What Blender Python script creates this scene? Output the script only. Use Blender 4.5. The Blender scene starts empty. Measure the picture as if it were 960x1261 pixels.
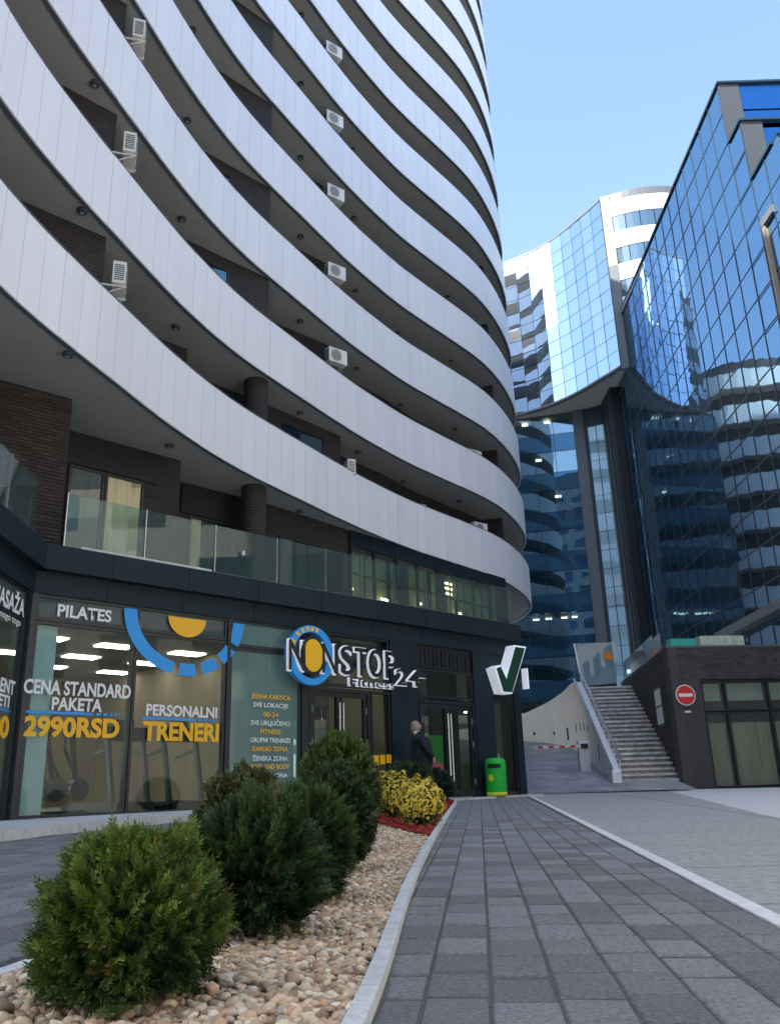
import bpy, bmesh, math, random
import numpy as np
from mathutils import Vector, Matrix, Euler, noise
rad = math.radians
random.seed(7); RNG = np.random.default_rng(7)
scene = bpy.context.scene
COL = scene.collection

# ------------------------------------------------------------------ camera
EYE = .60
pitch, roll, FPX = rad(18.27), rad(1.82), 1045.0
F_ = Vector((0, math.cos(pitch), math.sin(pitch))); R_ = Vector((1, 0, 0)); U_ = Vector((0, -math.sin(pitch), math.cos(pitch)))
Rr = R_*math.cos(roll) - U_*math.sin(roll); Ur = R_*math.sin(roll) + U_*math.cos(roll)
cam_d = bpy.data.cameras.new('camera'); cam = bpy.data.objects.new('camera', cam_d); COL.objects.link(cam)
M = Matrix.Identity(4)
for i in range(3): M[i][0] = Rr[i]; M[i][1] = Ur[i]; M[i][2] = -F_[i]
M[2][3] = EYE
cam.matrix_world = M
cam_d.sensor_fit = 'HORIZONTAL'; cam_d.sensor_width = 36; cam_d.lens = 36*FPX/960
cam_d.clip_start = .05; cam_d.clip_end = 2000
scene.camera = cam

# ------------------------------------------------------------------ light
SUN_AZ, SUN_EL = -125.0, 48.0
world = bpy.data.worlds.new('World'); scene.world = world; world.use_nodes = True
wn = world.node_tree; wn.nodes.clear()
wo = wn.nodes.new('ShaderNodeOutputWorld'); wb = wn.nodes.new('ShaderNodeBackground'); sky = wn.nodes.new('ShaderNodeTexSky')
sky.sky_type = 'NISHITA'; sky.sun_disc = False; sky.sun_elevation = rad(SUN_EL); sky.sun_rotation = rad(SUN_AZ)
sky.air_density = 1.0; sky.dust_density = 1.5; sky.ozone_density = 1.0; sky.altitude = 100
wb.inputs[1].default_value = .15
wn.links.new(sky.outputs[0], wb.inputs[0]); wn.links.new(wb.outputs[0], wo.inputs[0])
sd = bpy.data.lights.new('sun', 'SUN'); sd.energy = 5.0; sd.angle = rad(.5); sd.color = (1, .95, .88)
sun = bpy.data.objects.new('sun', sd); COL.objects.link(sun)
sv = Vector((math.sin(rad(SUN_AZ))*math.cos(rad(SUN_EL)), math.cos(rad(SUN_AZ))*math.cos(rad(SUN_EL)), math.sin(rad(SUN_EL))))
sun.rotation_euler = sv.to_track_quat('Z', 'Y').to_euler(); sun.location = (0, 0, 80)
scene.view_settings.view_transform = 'Standard'; scene.view_settings.look = 'None'
scene.view_settings.exposure = 1.75; scene.view_settings.gamma = 1

# ------------------------------------------------------------------ materials
def newmat(name):
    m = bpy.data.materials.new(name); m.use_nodes = True; nt = m.node_tree
    return m, nt, nt.nodes['Principled BSDF'], nt.nodes['Material Output']
def setp(b, **k):
    for n, v in k.items():
        i = b.inputs.get(n.replace('_', ' '))
        if i is not None: i.default_value = v
def c4(c): return (c[0], c[1], c[2], 1)
def mat(name, col, rough=.6, metal=0, var=.0, nscale=4., bump=0., bscale=60., rnd=0., spec=.5, attr=None, streak=False, col2=None):
    """colour + noise mottling + per-object randomness + fine bump"""
    m, nt, b, o = newmat(name); N = nt.nodes; L = nt.links
    setp(b, Roughness=rough, Metallic=metal); b.inputs['Specular IOR Level'].default_value = spec
    b.inputs['Base Color'].default_value = c4(col)
    src = None
    tc = N.new('ShaderNodeTexCoord')
    geo = N.new('ShaderNodeNewGeometry')
    if attr:
        a = N.new('ShaderNodeAttribute'); a.attribute_name = attr; src = a.outputs['Color']
    if var or rnd or col2:
        if src is None:
            rg = N.new('ShaderNodeRGB'); rg.outputs[0].default_value = c4(col); src = rg.outputs[0]
        if col2:
            nz = N.new('ShaderNodeTexNoise'); nz.inputs['Scale'].default_value = nscale*.6; nz.inputs['Detail'].default_value = 6
            L.new(geo.outputs['Position'], nz.inputs['Vector'])
            rp = N.new('ShaderNodeMapRange'); rp.inputs[1].default_value = .38; rp.inputs[2].default_value = .64
            L.new(nz.outputs[0], rp.inputs[0])
            mx = N.new('ShaderNodeMix'); mx.data_type = 'RGBA'
            L.new(rp.outputs[0], mx.inputs[0]); L.new(src, mx.inputs[6]); mx.inputs[7].default_value = c4(col2); src = mx.outputs[2]
        nz = N.new('ShaderNodeTexNoise'); nz.inputs['Scale'].default_value = nscale; nz.inputs['Detail'].default_value = 8
        nz.inputs['Roughness'].default_value = .65
        if streak:
            mp = N.new('ShaderNodeMapping'); mp.inputs['Scale'].default_value = (1, 1, .08)
            L.new(geo.outputs['Position'], mp.inputs[0]); L.new(mp.outputs[0], nz.inputs['Vector'])
        else: L.new(geo.outputs['Position'], nz.inputs['Vector'])
        mr = N.new('ShaderNodeMapRange'); mr.inputs[1].default_value = .25; mr.inputs[2].default_value = .75
        mr.inputs[3].default_value = 1-var; mr.inputs[4].default_value = 1+var
        L.new(nz.outputs[0], mr.inputs[0])
        val = mr.outputs[0]
        if rnd:
            oi = N.new('ShaderNodeObjectInfo'); m2 = N.new('ShaderNodeMapRange'); m2.inputs[3].default_value = 1-rnd; m2.inputs[4].default_value = 1+rnd
            L.new(oi.outputs['Random'], m2.inputs[0]); mm = N.new('ShaderNodeMath'); mm.operation = 'MULTIPLY'
            L.new(val, mm.inputs[0]); L.new(m2.outputs[0], mm.inputs[1]); val = mm.outputs[0]
        vm = N.new('ShaderNodeVectorMath'); vm.operation = 'SCALE'; L.new(src, vm.inputs[0]); L.new(val, vm.inputs['Scale'])
        src = vm.outputs[0]
    if src is not None: L.new(src, b.inputs['Base Color'])
    if bump:
        bz = N.new('ShaderNodeTexNoise'); bz.inputs['Scale'].default_value = bscale; bz.inputs['Detail'].default_value = 5
        L.new(geo.outputs['Position'], bz.inputs['Vector'])
        bp = N.new('ShaderNodeBump'); bp.inputs['Strength'].default_value = bump; bp.inputs['Distance'].default_value = .02
        L.new(bz.outputs[0], bp.inputs['Height']); L.new(bp.outputs[0], b.inputs['Normal'])
    return m
def emit(name, col, s):
    m, nt, b, o = newmat(name); setp(b, Roughness=.6)
    b.inputs['Base Color'].default_value = c4(col); b.inputs['Emission Color'].default_value = c4(col); b.inputs['Emission Strength'].default_value = s
    return m
def clear_glass(name, tint, refl=1.0, ior=1.5, rough=0.0, film=0.0, filmcol=(.2, .25, .22)):
    """thin sheet: transparent seen straight on, mirror at grazing angles, optional translucent film"""
    m, nt, b, o = newmat(name); N = nt.nodes; L = nt.links; N.remove(b)
    t = N.new('ShaderNodeBsdfTransparent'); t.inputs[0].default_value = c4(tint)
    g = N.new('ShaderNodeBsdfGlossy'); g.inputs[0].default_value = (.95, .97, 1, 1); g.inputs['Roughness'].default_value = rough
    fr = N.new('ShaderNodeFresnel')      # same reflectance on both faces of the sheet
    gb = N.new('ShaderNodeNewGeometry'); e1 = N.new('ShaderNodeMath'); e1.operation = 'MULTIPLY_ADD'; e1.inputs[1].default_value = -2; e1.inputs[2].default_value = 1
    e2 = N.new('ShaderNodeMath'); e2.operation = 'POWER'; e2.inputs[0].default_value = ior
    L.new(gb.outputs['Backfacing'], e1.inputs[0]); L.new(e1.outputs[0], e2.inputs[1]); L.new(e2.outputs[0], fr.inputs[0])
    mu = N.new('ShaderNodeMath'); mu.operation = 'MULTIPLY'; mu.inputs[1].default_value = refl; mu.use_clamp = True
    L.new(fr.outputs[0], mu.inputs[0]); base = t.outputs[0]
    if film:
        d = N.new('ShaderNodeBsdfDiffuse'); d.inputs[0].default_value = c4(filmcol)
        mf = N.new('ShaderNodeMixShader'); mf.inputs[0].default_value = film; L.new(t.outputs[0], mf.inputs[1]); L.new(d.outputs[0], mf.inputs[2]); base = mf.outputs[0]
    mx = N.new('ShaderNodeMixShader'); L.new(mu.outputs[0], mx.inputs[0]); L.new(base, mx.inputs[1]); L.new(g.outputs[0], mx.inputs[2])
    L.new(mx.outputs[0], o.inputs[0]); return m
def tower_glass(name, tint, base, mirror=.5, trans=0., tcol=(.25, .45, .55), wob=.15, wscale=.7):
    """solar-control glass: coloured mirror with slight waviness over a dark body"""
    m, nt, b, o = newmat(name); N = nt.nodes; L = nt.links
    setp(b, Roughness=.3); b.inputs['Base Color'].default_value = c4(base); b.inputs['Specular IOR Level'].default_value = 0.3
    geo = N.new('ShaderNodeNewGeometry'); nz = N.new('ShaderNodeTexNoise'); nz.inputs['Scale'].default_value = wscale; nz.inputs['Detail'].default_value = 1
    L.new(geo.outputs['Position'], nz.inputs['Vector'])
    bp = N.new('ShaderNodeBump'); bp.inputs['Strength'].default_value = wob; bp.inputs['Distance'].default_value = .02; L.new(nz.outputs[0], bp.inputs['Height'])
    g = N.new('ShaderNodeBsdfGlossy'); g.inputs[0].default_value = c4(tint); g.inputs['Roughness'].default_value = 0.0; L.new(bp.outputs[0], g.inputs['Normal'])
    lw = N.new('ShaderNodeLayerWeight'); lw.inputs[0].default_value = .35
    mr = N.new('ShaderNodeMapRange'); mr.inputs[3].default_value = mirror; mr.inputs[4].default_value = 1.0; L.new(lw.outputs['Fresnel'], mr.inputs[0])
    src = b.outputs[0]
    if trans:
        t = N.new('ShaderNodeBsdfTransparent'); t.inputs[0].default_value = c4(tcol)
        mt = N.new('ShaderNodeMixShader'); mt.inputs[0].default_value = trans; L.new(b.outputs[0], mt.inputs[1]); L.new(t.outputs[0], mt.inputs[2]); src = mt.outputs[0]
    mx = N.new('ShaderNodeMixShader'); L.new(mr.outputs[0], mx.inputs[0]); L.new(src, mx.inputs[1]); L.new(g.outputs[0], mx.inputs[2])
    L.new(mx.outputs[0], o.inputs[0]); return m

MT = {}
MT['paver'] = mat('paver_concrete', (.30, .30, .30), .85, var=.55, nscale=70, bump=.9, bscale=260, rnd=.26)
MT['sand'] = mat('joint_sand', (.10, .097, .09), .95, var=.35, nscale=25, bump=.4)
MT['asphalt_sub'] = mat('ground_concrete', (.34, .335, .32), .9, var=.2, nscale=1.2, bump=.3)
MT['plaza'] = mat('plaza_concrete', (.41, .415, .39), .85, var=.30, nscale=24, bump=.35, bscale=150, col2=(.31, .32, .29))
MT['plaza_light'] = mat('pale_paving', (.62, .61, .59), .85, var=.12, nscale=6, bump=.2)
MT['kerb'] = mat('kerb_concrete', (.60, .60, .58), .85, var=.22, nscale=14, bump=.4, bscale=90, rnd=.06)
MT['line'] = mat('edge_strip_concrete', (.72, .71, .69), .8, var=.18, nscale=16, bump=.3, rnd=.05)
MT['platform'] = mat('platform_paving', (.60, .60, .60), .8, var=.18, nscale=8, bump=.3, rnd=.08)
MT['pebble'] = mat('river_pebble', (.5, .43, .34), .75, var=.22, nscale=60, attr='tint', bump=.2, bscale=150)
MT['mulch'] = mat('red_bark', (.30, .035, .02), .9, var=.3, nscale=60, attr='tint')
MT['soil'] = mat('planter_soil', (.16, .12, .08), .95, var=.3, nscale=30, bump=.5)
MT['leaf'] = mat('leaf', (.06, .11, .03), .55, var=.2, nscale=9, attr='tint', spec=.35)
MT['bark'] = mat('shrub_stems_and_core', (.018, .02, .01), .9, var=.3, nscale=20)  # also colours the dark core that stands for the shaded inside
MT['petal'] = mat('petal', (.75, .58, .05), .6, attr='tint', var=.1)
MT['panel'] = mat('white_aluminium_cladding', (.84, .83, .84), .40, var=.05, nscale=1.3, streak=True, rnd=.02, spec=.5)
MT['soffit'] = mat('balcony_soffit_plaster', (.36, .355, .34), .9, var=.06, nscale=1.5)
MT['brickwall'] = mat('mortar_dark', (.075, .068, .065), .95, var=.2, nscale=20, bump=.3)
MT['brick'] = mat('dark_brick', (.048, .034, .030), .85, var=.3, nscale=18, bump=.4, rnd=.35, attr=None)
MT['brick2'] = mat('anthracite_brick', (.058, .054, .056), .85, var=.3, nscale=14, rnd=.35)
MT['darkmetal'] = mat('navy_grey_cladding', (.010, .022, .031), .6, spec=.25, var=.12, nscale=2, rnd=.12)
MT['frame'] = mat('dark_window_frame', (.012, .016, .02), .4)
MT['black'] = mat('black_matt', (.008, .009, .011), .6)
MT['steel'] = mat('brushed_steel', (.5, .52, .55), .3, metal=1)
MT['white'] = mat('white_paint', (.75, .75, .74), .6, var=.06, nscale=6)
MT['acwhite'] = mat('air_conditioner_white', (.72, .71, .66), .5, var=.08, nscale=8)
MT['acdark'] = mat('fan_grille_dark', (.05, .05, .055), .6)
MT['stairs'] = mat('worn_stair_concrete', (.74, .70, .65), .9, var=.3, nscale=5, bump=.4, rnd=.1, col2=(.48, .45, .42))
MT['stairs_dark'] = mat('dark_riser_concrete', (.36, .33, .30), .95, var=.5, nscale=7, bump=.4)  # riser faces, mottled and darker than the treads
MT['whitewall'] = mat('painted_ramp_wall', (.84, .84, .84), .85, var=.12, nscale=2.5, streak=True, bump=.15)
MT['ramp'] = mat('ramp_concrete', (.34, .345, .34), .85, var=.3, nscale=1.6, bump=.4, col2=(.24, .25, .25))
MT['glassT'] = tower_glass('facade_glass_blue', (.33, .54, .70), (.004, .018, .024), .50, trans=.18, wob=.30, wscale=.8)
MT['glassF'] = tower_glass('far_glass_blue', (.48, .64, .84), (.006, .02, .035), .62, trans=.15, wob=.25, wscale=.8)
MT['glassL'] = tower_glass('lower_glass', (.40, .62, .76), (.004, .03, .045), .24, trans=.5, tcol=(.85, .92, .92), wob=.35, wscale=.5)
MT['spandrel'] = tower_glass('spandrel_glass', (.10, .26, .42), (.003, .03, .055), .20, wob=.35, wscale=.5)
MT['glassE'] = tower_glass('grey_blue_window_glass', (.35, .48, .55), (.03, .06, .08), .35, wob=.2)
MT['strip'] = tower_glass('sky_reflection_glass', (.7, .9, 1.0), (.30, .48, .60), .25, wob=.1)  # reflected sky put into the pale blue base colour
MT['topglass'] = tower_glass('bright_blue_glass', (.05, .22, .52), (.004, .04, .14), .5, wob=.1)
MT['mullion'] = mat('mullion_dark_blue', (.012, .03, .05), .4)
MT['beige'] = mat('beige_pier', (.30, .25, .19), .6, var=.05)
MT['greypier'] = mat('grey_pier', (.10, .115, .125), .5, var=.05)
MT['shadepier'] = mat('shaded_grey_pier', (.045, .052, .058), .55, var=.05)  # darker copy of the grey pier, its shade put into the colour
MT['farwhite'] = mat('far_white_cladding', (.85, .85, .84), .6, var=.02, nscale=1)
MT['navy'] = mat('office_interior_dark', (.012, .03, .045), .9)
MT['lamp'] = emit('ceiling_lamp', (1, .90, .74), 4.2)
MT['lampw'] = emit('ceiling_lamp_warm', (1, .72, .38), 4.0)
MT['shopglass'] = clear_glass('shop_glass', (.80, .87, .86), refl=.35)
MT['shopfilm'] = clear_glass('shop_glass_mint_film', (.7, .85, .8), refl=.8, film=.45, filmcol=(.22, .36, .34))
MT['greyfilm'] = clear_glass('shop_glass_grey_film', (.7, .8, .8), refl=.5, film=.75, filmcol=(.09, .12, .12))
MT['doorglass'] = clear_glass('door_glass', (.78, .84, .78), refl=.8)
MT['railglass'] = clear_glass('balustrade_glass', (.74, .86, .83), refl=.8, film=.07, filmcol=(.3, .42, .40))
MT['frost'] = clear_glass('hazy_glass', (.7, .82, .85), refl=1.0, film=.4, filmcol=(.42, .52, .55))
MT['terglass'] = clear_glass('terrace_window_glass', (.88, .90, .86), refl=1.0)
MT['gymwall'] = mat('gym_wall', (.17, .135, .09), .9, var=.25, nscale=2.2, streak=True)
MT['gymceil'] = mat('gym_ceiling', (.22, .21, .2), .9)
MT['gymfloor'] = mat('gym_floor', (.012, .012, .014), .5)
MT['curtain'] = mat('curtain_cream', (.85, .66, .40), .9, var=.3, nscale=9, streak=True)
MT['curtaing'] = mat('curtain_grey', (.22, .22, .23), .9, var=.2, nscale=9, streak=True)
MT['olive'] = mat('curtain_olive', (.40, .40, .24), .9, var=.3, nscale=7, streak=True)
MT['olive_far'] = mat('blind_olive', (.30, .30, .18), .9, var=.2, nscale=3, streak=True)
MT['hall'] = mat('hall_wall', (.42, .36, .24), .8, var=.1, nscale=2)
MT['vwhite'] = mat('vinyl_white', (.82, .82, .82), .6)
MT['vyellow'] = mat('vinyl_yellow', (.95, .50, .01), .5)
MT['vblue'] = mat('vinyl_blue', (.02, .33, .80), .5)
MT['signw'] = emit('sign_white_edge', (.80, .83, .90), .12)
MT['signblue'] = mat('sign_blue', (.03, .36, .85), .35)
MT['signy'] = mat('sign_yellow', (1.0, .55, .01), .4)
MT['signdk'] = mat('sign_dark_face', (.01, .013, .02), .4)
MT['signgreen'] = mat('sign_dark_green', (.006, .06, .03), .4)
MT['bingreen'] = mat('bin_green', (.01, .50, .045), .65, var=.12, nscale=9)
MT['binyellow'] = mat('bin_yellow', (.75, .75, .05), .5)
MT['red'] = mat('sign_red', (.65, .02, .02), .5)
MT['orange'] = mat('orange_paint', (.8, .25, .02), .6, var=.2, nscale=20)
MT['teal'] = mat('teal_box', (.02, .42, .33), .5)
MT['coat'] = mat('dark_coat', (.008, .010, .018), .85)
MT['skin'] = mat('skin', (.55, .33, .25), .6)
MT['hair'] = mat('grey_blond_hair', (.34, .27, .19), .7, var=.25, nscale=80)
MT['mint'] = mat('mint_painted_column', (.55, .65, .60), .7, var=.05)
MT['olive2'] = mat('curtain_olive_green', (.52, .49, .38), .9, var=.35, nscale=3, streak=True)
MT['mint2'] = mat('mottled_pale_box', (.45, .52, .42), .8, var=.4, nscale=6)
MT['oppwall'] = mat('unseen_building_grey_blue', (.20, .24, .28), .8, var=.08)
MT['podglass'] = clear_glass('pavilion_glass', (.80, .83, .80), refl=2.2)
MT['bouncestone'] = mat('bounce_wing_stone', (.40, .375, .34), .8, var=.06, nscale=1.0)  # for the added unseen wing, pale so that it bounces sunlight
MT['bag'] = mat('red_bag', (.30, .03, .05), .6)
MT['gymblk'] = mat('machine_black', (.006, .006, .007), .4)
MT['gymgrn'] = mat('machine_grey', (.02, .028, .028), .4)
MT['blueposter'] = mat('blue_poster', (.03, .12, .35), .6)
MT['steelbox'] = mat('intercom_grey', (.35, .38, .42), .4)

# ------------------------------------------------------------------ helpers
def link(o): COL.objects.link(o); return o
def tag(o, label=None, cat=None, group=None, kind=None):
    if label: o['label'] = label
    if cat: o['category'] = cat
    if group: o['group'] = group
    if kind: o['kind'] = kind
    return o
def empty(name, loc=(0, 0, 0), rz=0, label=None, cat=None, group=None):
    o = bpy.data.objects.new(name, None); o.location = loc; o.rotation_euler = (0, 0, rz); o.empty_display_size = .2
    link(o); return tag(o, label, cat, group)
class MB:
    def __init__(s): s.v = []; s.f = []; s.mi = []; s.cur = 0
    def quad(s, a, b, c, d):
        n = len(s.v); s.v += [tuple(a), tuple(b), tuple(c), tuple(d)]; s.f.append((n, n+1, n+2, n+3)); s.mi.append(s.cur); return s
    def poly(s, pts):
        n = len(s.v); s.v += [tuple(p) for p in pts]; s.f.append(tuple(range(n, n+len(pts)))); s.mi.append(s.cur); return s
    def hexa(s, b, t):
        n = len(s.v); s.v += [tuple(p) for p in b]+[tuple(p) for p in t]
        for q in ((0, 3, 2, 1), (4, 5, 6, 7), (0, 1, 5, 4), (1, 2, 6, 5), (2, 3, 7, 6), (3, 0, 4, 7)):
            s.f.append(tuple(n+i for i in q)); s.mi.append(s.cur)
        return s
    def box(s, x0, x1, y0, y1, z0, z1):
        return s.hexa([(x0, y0, z0), (x1, y0, z0), (x1, y1, z0), (x0, y1, z0)], [(x0, y0, z1), (x1, y0, z1), (x1, y1, z1), (x0, y1, z1)])
    def fbox(s, fr, a0, a1, o0, o1, z0, z1):
        """box in a wall frame: a = along wall, o = outward"""
        P = [fr(a0, o0), fr(a1, o0), fr(a1, o1), fr(a0, o1)]
        return s.hexa([(p[0], p[1], z0) for p in P], [(p[0], p[1], z1) for p in P])
    def beam(s, p, q, w, h=None):
        p = Vector(p); q = Vector(q); h = h or w; d = (q-p).normalized()
        x = d.cross(Vector((0, 0, 1)));
        if x.length < .01: x = Vector((1, 0, 0))
        x.normalize(); y = x.cross(d).normalized()
        x *= w/2; y *= h/2
        return s.hexa([p-x-y, p+x-y, p+x+y, p-x+y], [q-x-y, q+x-y, q+x+y, q-x+y])
    def tube(s, p, q, r, n=10, r2=None):
        p = Vector(p); q = Vector(q); r2 = r if r2 is None else r2; d = (q-p).normalized()
        x = d.cross(Vector((0, 0, 1)))
        if x.length < .01: x = Vector((1, 0, 0))
        x.normalize(); y = d.cross(x)
        b = len(s.v)
        for c, rr in ((p, r), (q, r2)):
            for i in range(n):
                a = 2*math.pi*i/n; s.v.append(tuple(c + x*math.cos(a)*rr + y*math.sin(a)*rr))
        for i in range(n): s.f.append((b+i, b+(i+1) % n, b+n+(i+1) % n, b+n+i)); s.mi.append(s.cur)
        s.f.append(tuple(b+i for i in range(n))[::-1]); s.mi.append(s.cur); s.f.append(tuple(b+n+i for i in range(n))); s.mi.append(s.cur)
        return s
    def lathe(s, c, prof, n=20, sx=1, sy=1):
        b = len(s.v)
        for r, z in prof:
            for i in range(n):
                a = 2*math.pi*i/n; s.v.append((c[0]+r*sx*math.cos(a), c[1]+r*sy*math.sin(a), c[2]+z))
        for k in range(len(prof)-1):
            for i in range(n): s.f.append((b+k*n+i, b+k*n+(i+1) % n, b+(k+1)*n+(i+1) % n, b+(k+1)*n+i)); s.mi.append(s.cur)
        s.f.append(tuple(b+i for i in range(n))[::-1]); s.mi.append(s.cur)
        s.f.append(tuple(b+(len(prof)-1)*n+i for i in range(n))); s.mi.append(s.cur)
        return s
    def mesh(s, name, m, smooth=False):
        me = bpy.data.meshes.new(name); me.from_pydata(s.v, [], s.f)
        ms = m if isinstance(m, (list, tuple)) else [m]
        for x in ms: me.materials.append(MT[x] if isinstance(x, str) else x)
        if len(ms) > 1: me.polygons.foreach_set('material_index', s.mi)
        bm = bmesh.new(); bm.from_mesh(me); bmesh.ops.recalc_face_normals(bm, faces=bm.faces); bm.to_mesh(me); bm.free()
        if smooth: me.polygons.foreach_set('use_smooth', [True]*len(me.polygons))
        me.update(); return me
    def obj(s, name, m, parent=None, smooth=False, **k):
        o = bpy.data.objects.new(name, s.mesh(name, m, smooth)); link(o)
        if parent: o.parent = parent
        return tag(o, k.get('label'), k.get('cat'), k.get('group'), k.get('kind'))
def inst(name, me, loc=(0, 0, 0), rot=(0, 0, 0), parent=None, scale=None):
    o = bpy.data.objects.new(name, me); link(o); o.location = loc; o.rotation_euler = rot
    if scale: o.scale = scale
    if parent: o.parent = parent
    return o
def frame(P0, az, off=0):
    """wall frame: origin P0, running along azimuth az (deg from +Y towards +X), outward to the right of travel"""
    a = rad(az); d = (math.sin(a), math.cos(a)); n = (math.cos(a), -math.sin(a))
    return lambda s, o: (P0[0]+d[0]*s+n[0]*o, P0[1]+d[1]*s+n[1]*o)
def seg_frame(A, B):
    return frame(A, math.degrees(math.atan2(B[0]-A[0], B[1]-A[1]))), math.hypot(B[0]-A[0], B[1]-A[1])
def ground_z(x, y): return .0188*min(max(y, -6), 34) - .0092*min(max(x, -14), 14)
def project(p):
    d = Vector(p)-Vector((0, 0, EYE)); w = F_.dot(d)
    if w < .1: return None
    return 480+FPX*Rr.dot(d)/w, 630.5-FPX*Ur.dot(d)/w
def in_view(p, mgn=10):
    q = project(p); return q is not None and -mgn < q[0] < 960+mgn and -mgn < q[1] < 1261+mgn
def text_mesh(txt, size, m, sx=1., bold=0., depth=0., align='CENTER', spacing=1.):
    cu = bpy.data.curves.new('lettering', 'FONT'); cu.body = txt; cu.size = size; cu.align_x = align; cu.align_y = 'CENTER'
    cu.offset = bold; cu.extrude = depth; cu.resolution_u = 4; cu.space_character = spacing
    o = bpy.data.objects.new('lettering', cu); COL.objects.link(o)
    dg = bpy.context.evaluated_depsgraph_get(); me = bpy.data.meshes.new_from_object(o.evaluated_get(dg))
    bpy.data.objects.remove(o); me.transform(Matrix.Diagonal((sx, 1, 1, 1)))
    me.materials.clear(); me.materials.append(MT[m] if isinstance(m, str) else m); return me
def on_wall(fr, az, me, s, o, z, name, parent):
    """stand a flat XY mesh upright on a wall frame, facing outward"""
    p = fr(s, o); a = rad(az)
    X = Vector((math.sin(a), math.cos(a), 0)); Y = Vector((0, 0, 1)); Z = X.cross(Y)
    mtx = Matrix((X, Y, Z)).transposed().to_4x4(); mtx.translation = (p[0], p[1], z)
    ob = bpy.data.objects.new(name, me); link(ob); ob.matrix_world = mtx
    if parent: ob.parent = parent
    return ob
def resample(P, step):
    P = [Vector((*p, 0)) for p in P]; Q = []
    for i in range(len(P)-1):
        p0 = P[max(i-1, 0)]; p1 = P[i]; p2 = P[i+1]; p3 = P[min(i+2, len(P)-1)]
        for k in range(24):
            t = k/24; Q.append(.5*((2*p1)+(p2-p0)*t+(2*p0-5*p1+4*p2-p3)*t*t+(3*p1-p0-3*p2+p3)*t**3))
    Q.append(P[-1]); A = np.array([(q.x, q.y) for q in Q])
    for _ in range(3):
        B = A.copy()
        for w in range(-8, 9): pass
        k = np.ones(13)/13; B[6:-6, 0] = np.convolve(A[:, 0], k, 'valid'); B[6:-6, 1] = np.convolve(A[:, 1], k, 'valid'); A = B
    L = np.concatenate([[0], np.cumsum(np.hypot(*np.diff(A, axis=0).T))]); n = int(L[-1]/step)
    t = np.linspace(0, n*step, n+1)
    return np.stack([np.interp(t, L, A[:, 0]), np.interp(t, L, A[:, 1])], 1)
def joined(name, parent, verts, faces, m, tints=None, smooth=False, **k):
    """numpy arrays -> one mesh; tints = per-vertex rgb"""
    me = bpy.data.meshes.new(name); nv = len(verts); fs = faces.shape[1]; nf = len(faces)
    me.vertices.add(nv); me.vertices.foreach_set('co', verts.astype(np.float32).ravel())
    me.loops.add(nf*fs); me.loops.foreach_set('vertex_index', faces.astype(np.int32).ravel())
    me.polygons.add(nf); me.polygons.foreach_set('loop_start', np.arange(0, nf*fs, fs, dtype=np.int32)); me.polygons.foreach_set('loop_total', np.full(nf, fs, dtype=np.int32))
    if smooth: me.polygons.foreach_set('use_smooth', np.ones(nf, bool))
    me.update(calc_edges=True)
    if tints is not None:
        a = me.color_attributes.new('tint', 'FLOAT_COLOR', 'POINT'); c = np.ones((nv, 4), np.float32); c[:, :3] = tints; a.data.foreach_set('color', c.ravel())
    me.materials.append(MT[m]); o = bpy.data.objects.new(name, me); link(o)
    if parent: o.parent = parent
    return tag(o, k.get('label'), k.get('cat'), k.get('group'), k.get('kind'))
def scatter(tv, tf, pos, R, sc, tint):
    """template verts/faces copied to N placements. R: (N,3,3), sc: (N,) or (N,3)"""
    N = len(pos); sc = sc if sc.ndim == 2 else sc[:, None]
    V = tv[None]*sc[:, None, :]; V = np.einsum('nij,nvj->nvi', R, V)+pos[:, None, :]
    Fc = tf[None]+(np.arange(N)*len(tv))[:, None, None]
    T = np.repeat(tint[:, None, :], len(tv), 1)
    return V.reshape(-1, 3), Fc.reshape(-1, tf.shape[1]), T.reshape(-1, 3)
def rand_rot(N):
    q = RNG.normal(size=(N, 4)); q /= np.linalg.norm(q, axis=1)[:, None]; w, x, y, z = q.T
    return np.stack([1-2*(y*y+z*z), 2*(x*y-z*w), 2*(x*z+y*w), 2*(x*y+z*w), 1-2*(x*x+z*z), 2*(y*z-x*w), 2*(x*z-y*w), 2*(y*z+x*w), 1-2*(x*x+y*y)], 1).reshape(-1, 3, 3)
def align_rot(D, spin):
    """rotation matrices whose local Z is D"""
    D = D/np.linalg.norm(D, axis=1)[:, None]; h = np.where(np.abs(D[:, 2:3]) > .95, np.array([[1., 0, 0]]), np.array([[0, 0, 1.]]))
    X = np.cross(h, D); X /= np.linalg.norm(X, axis=1)[:, None]; Y = np.cross(D, X)
    c, s = np.cos(spin)[:, None], np.sin(spin)[:, None]; X2 = X*c+Y*s; Y2 = -X*s+Y*c
    return np.stack([X2, Y2, D], 2)

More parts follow.
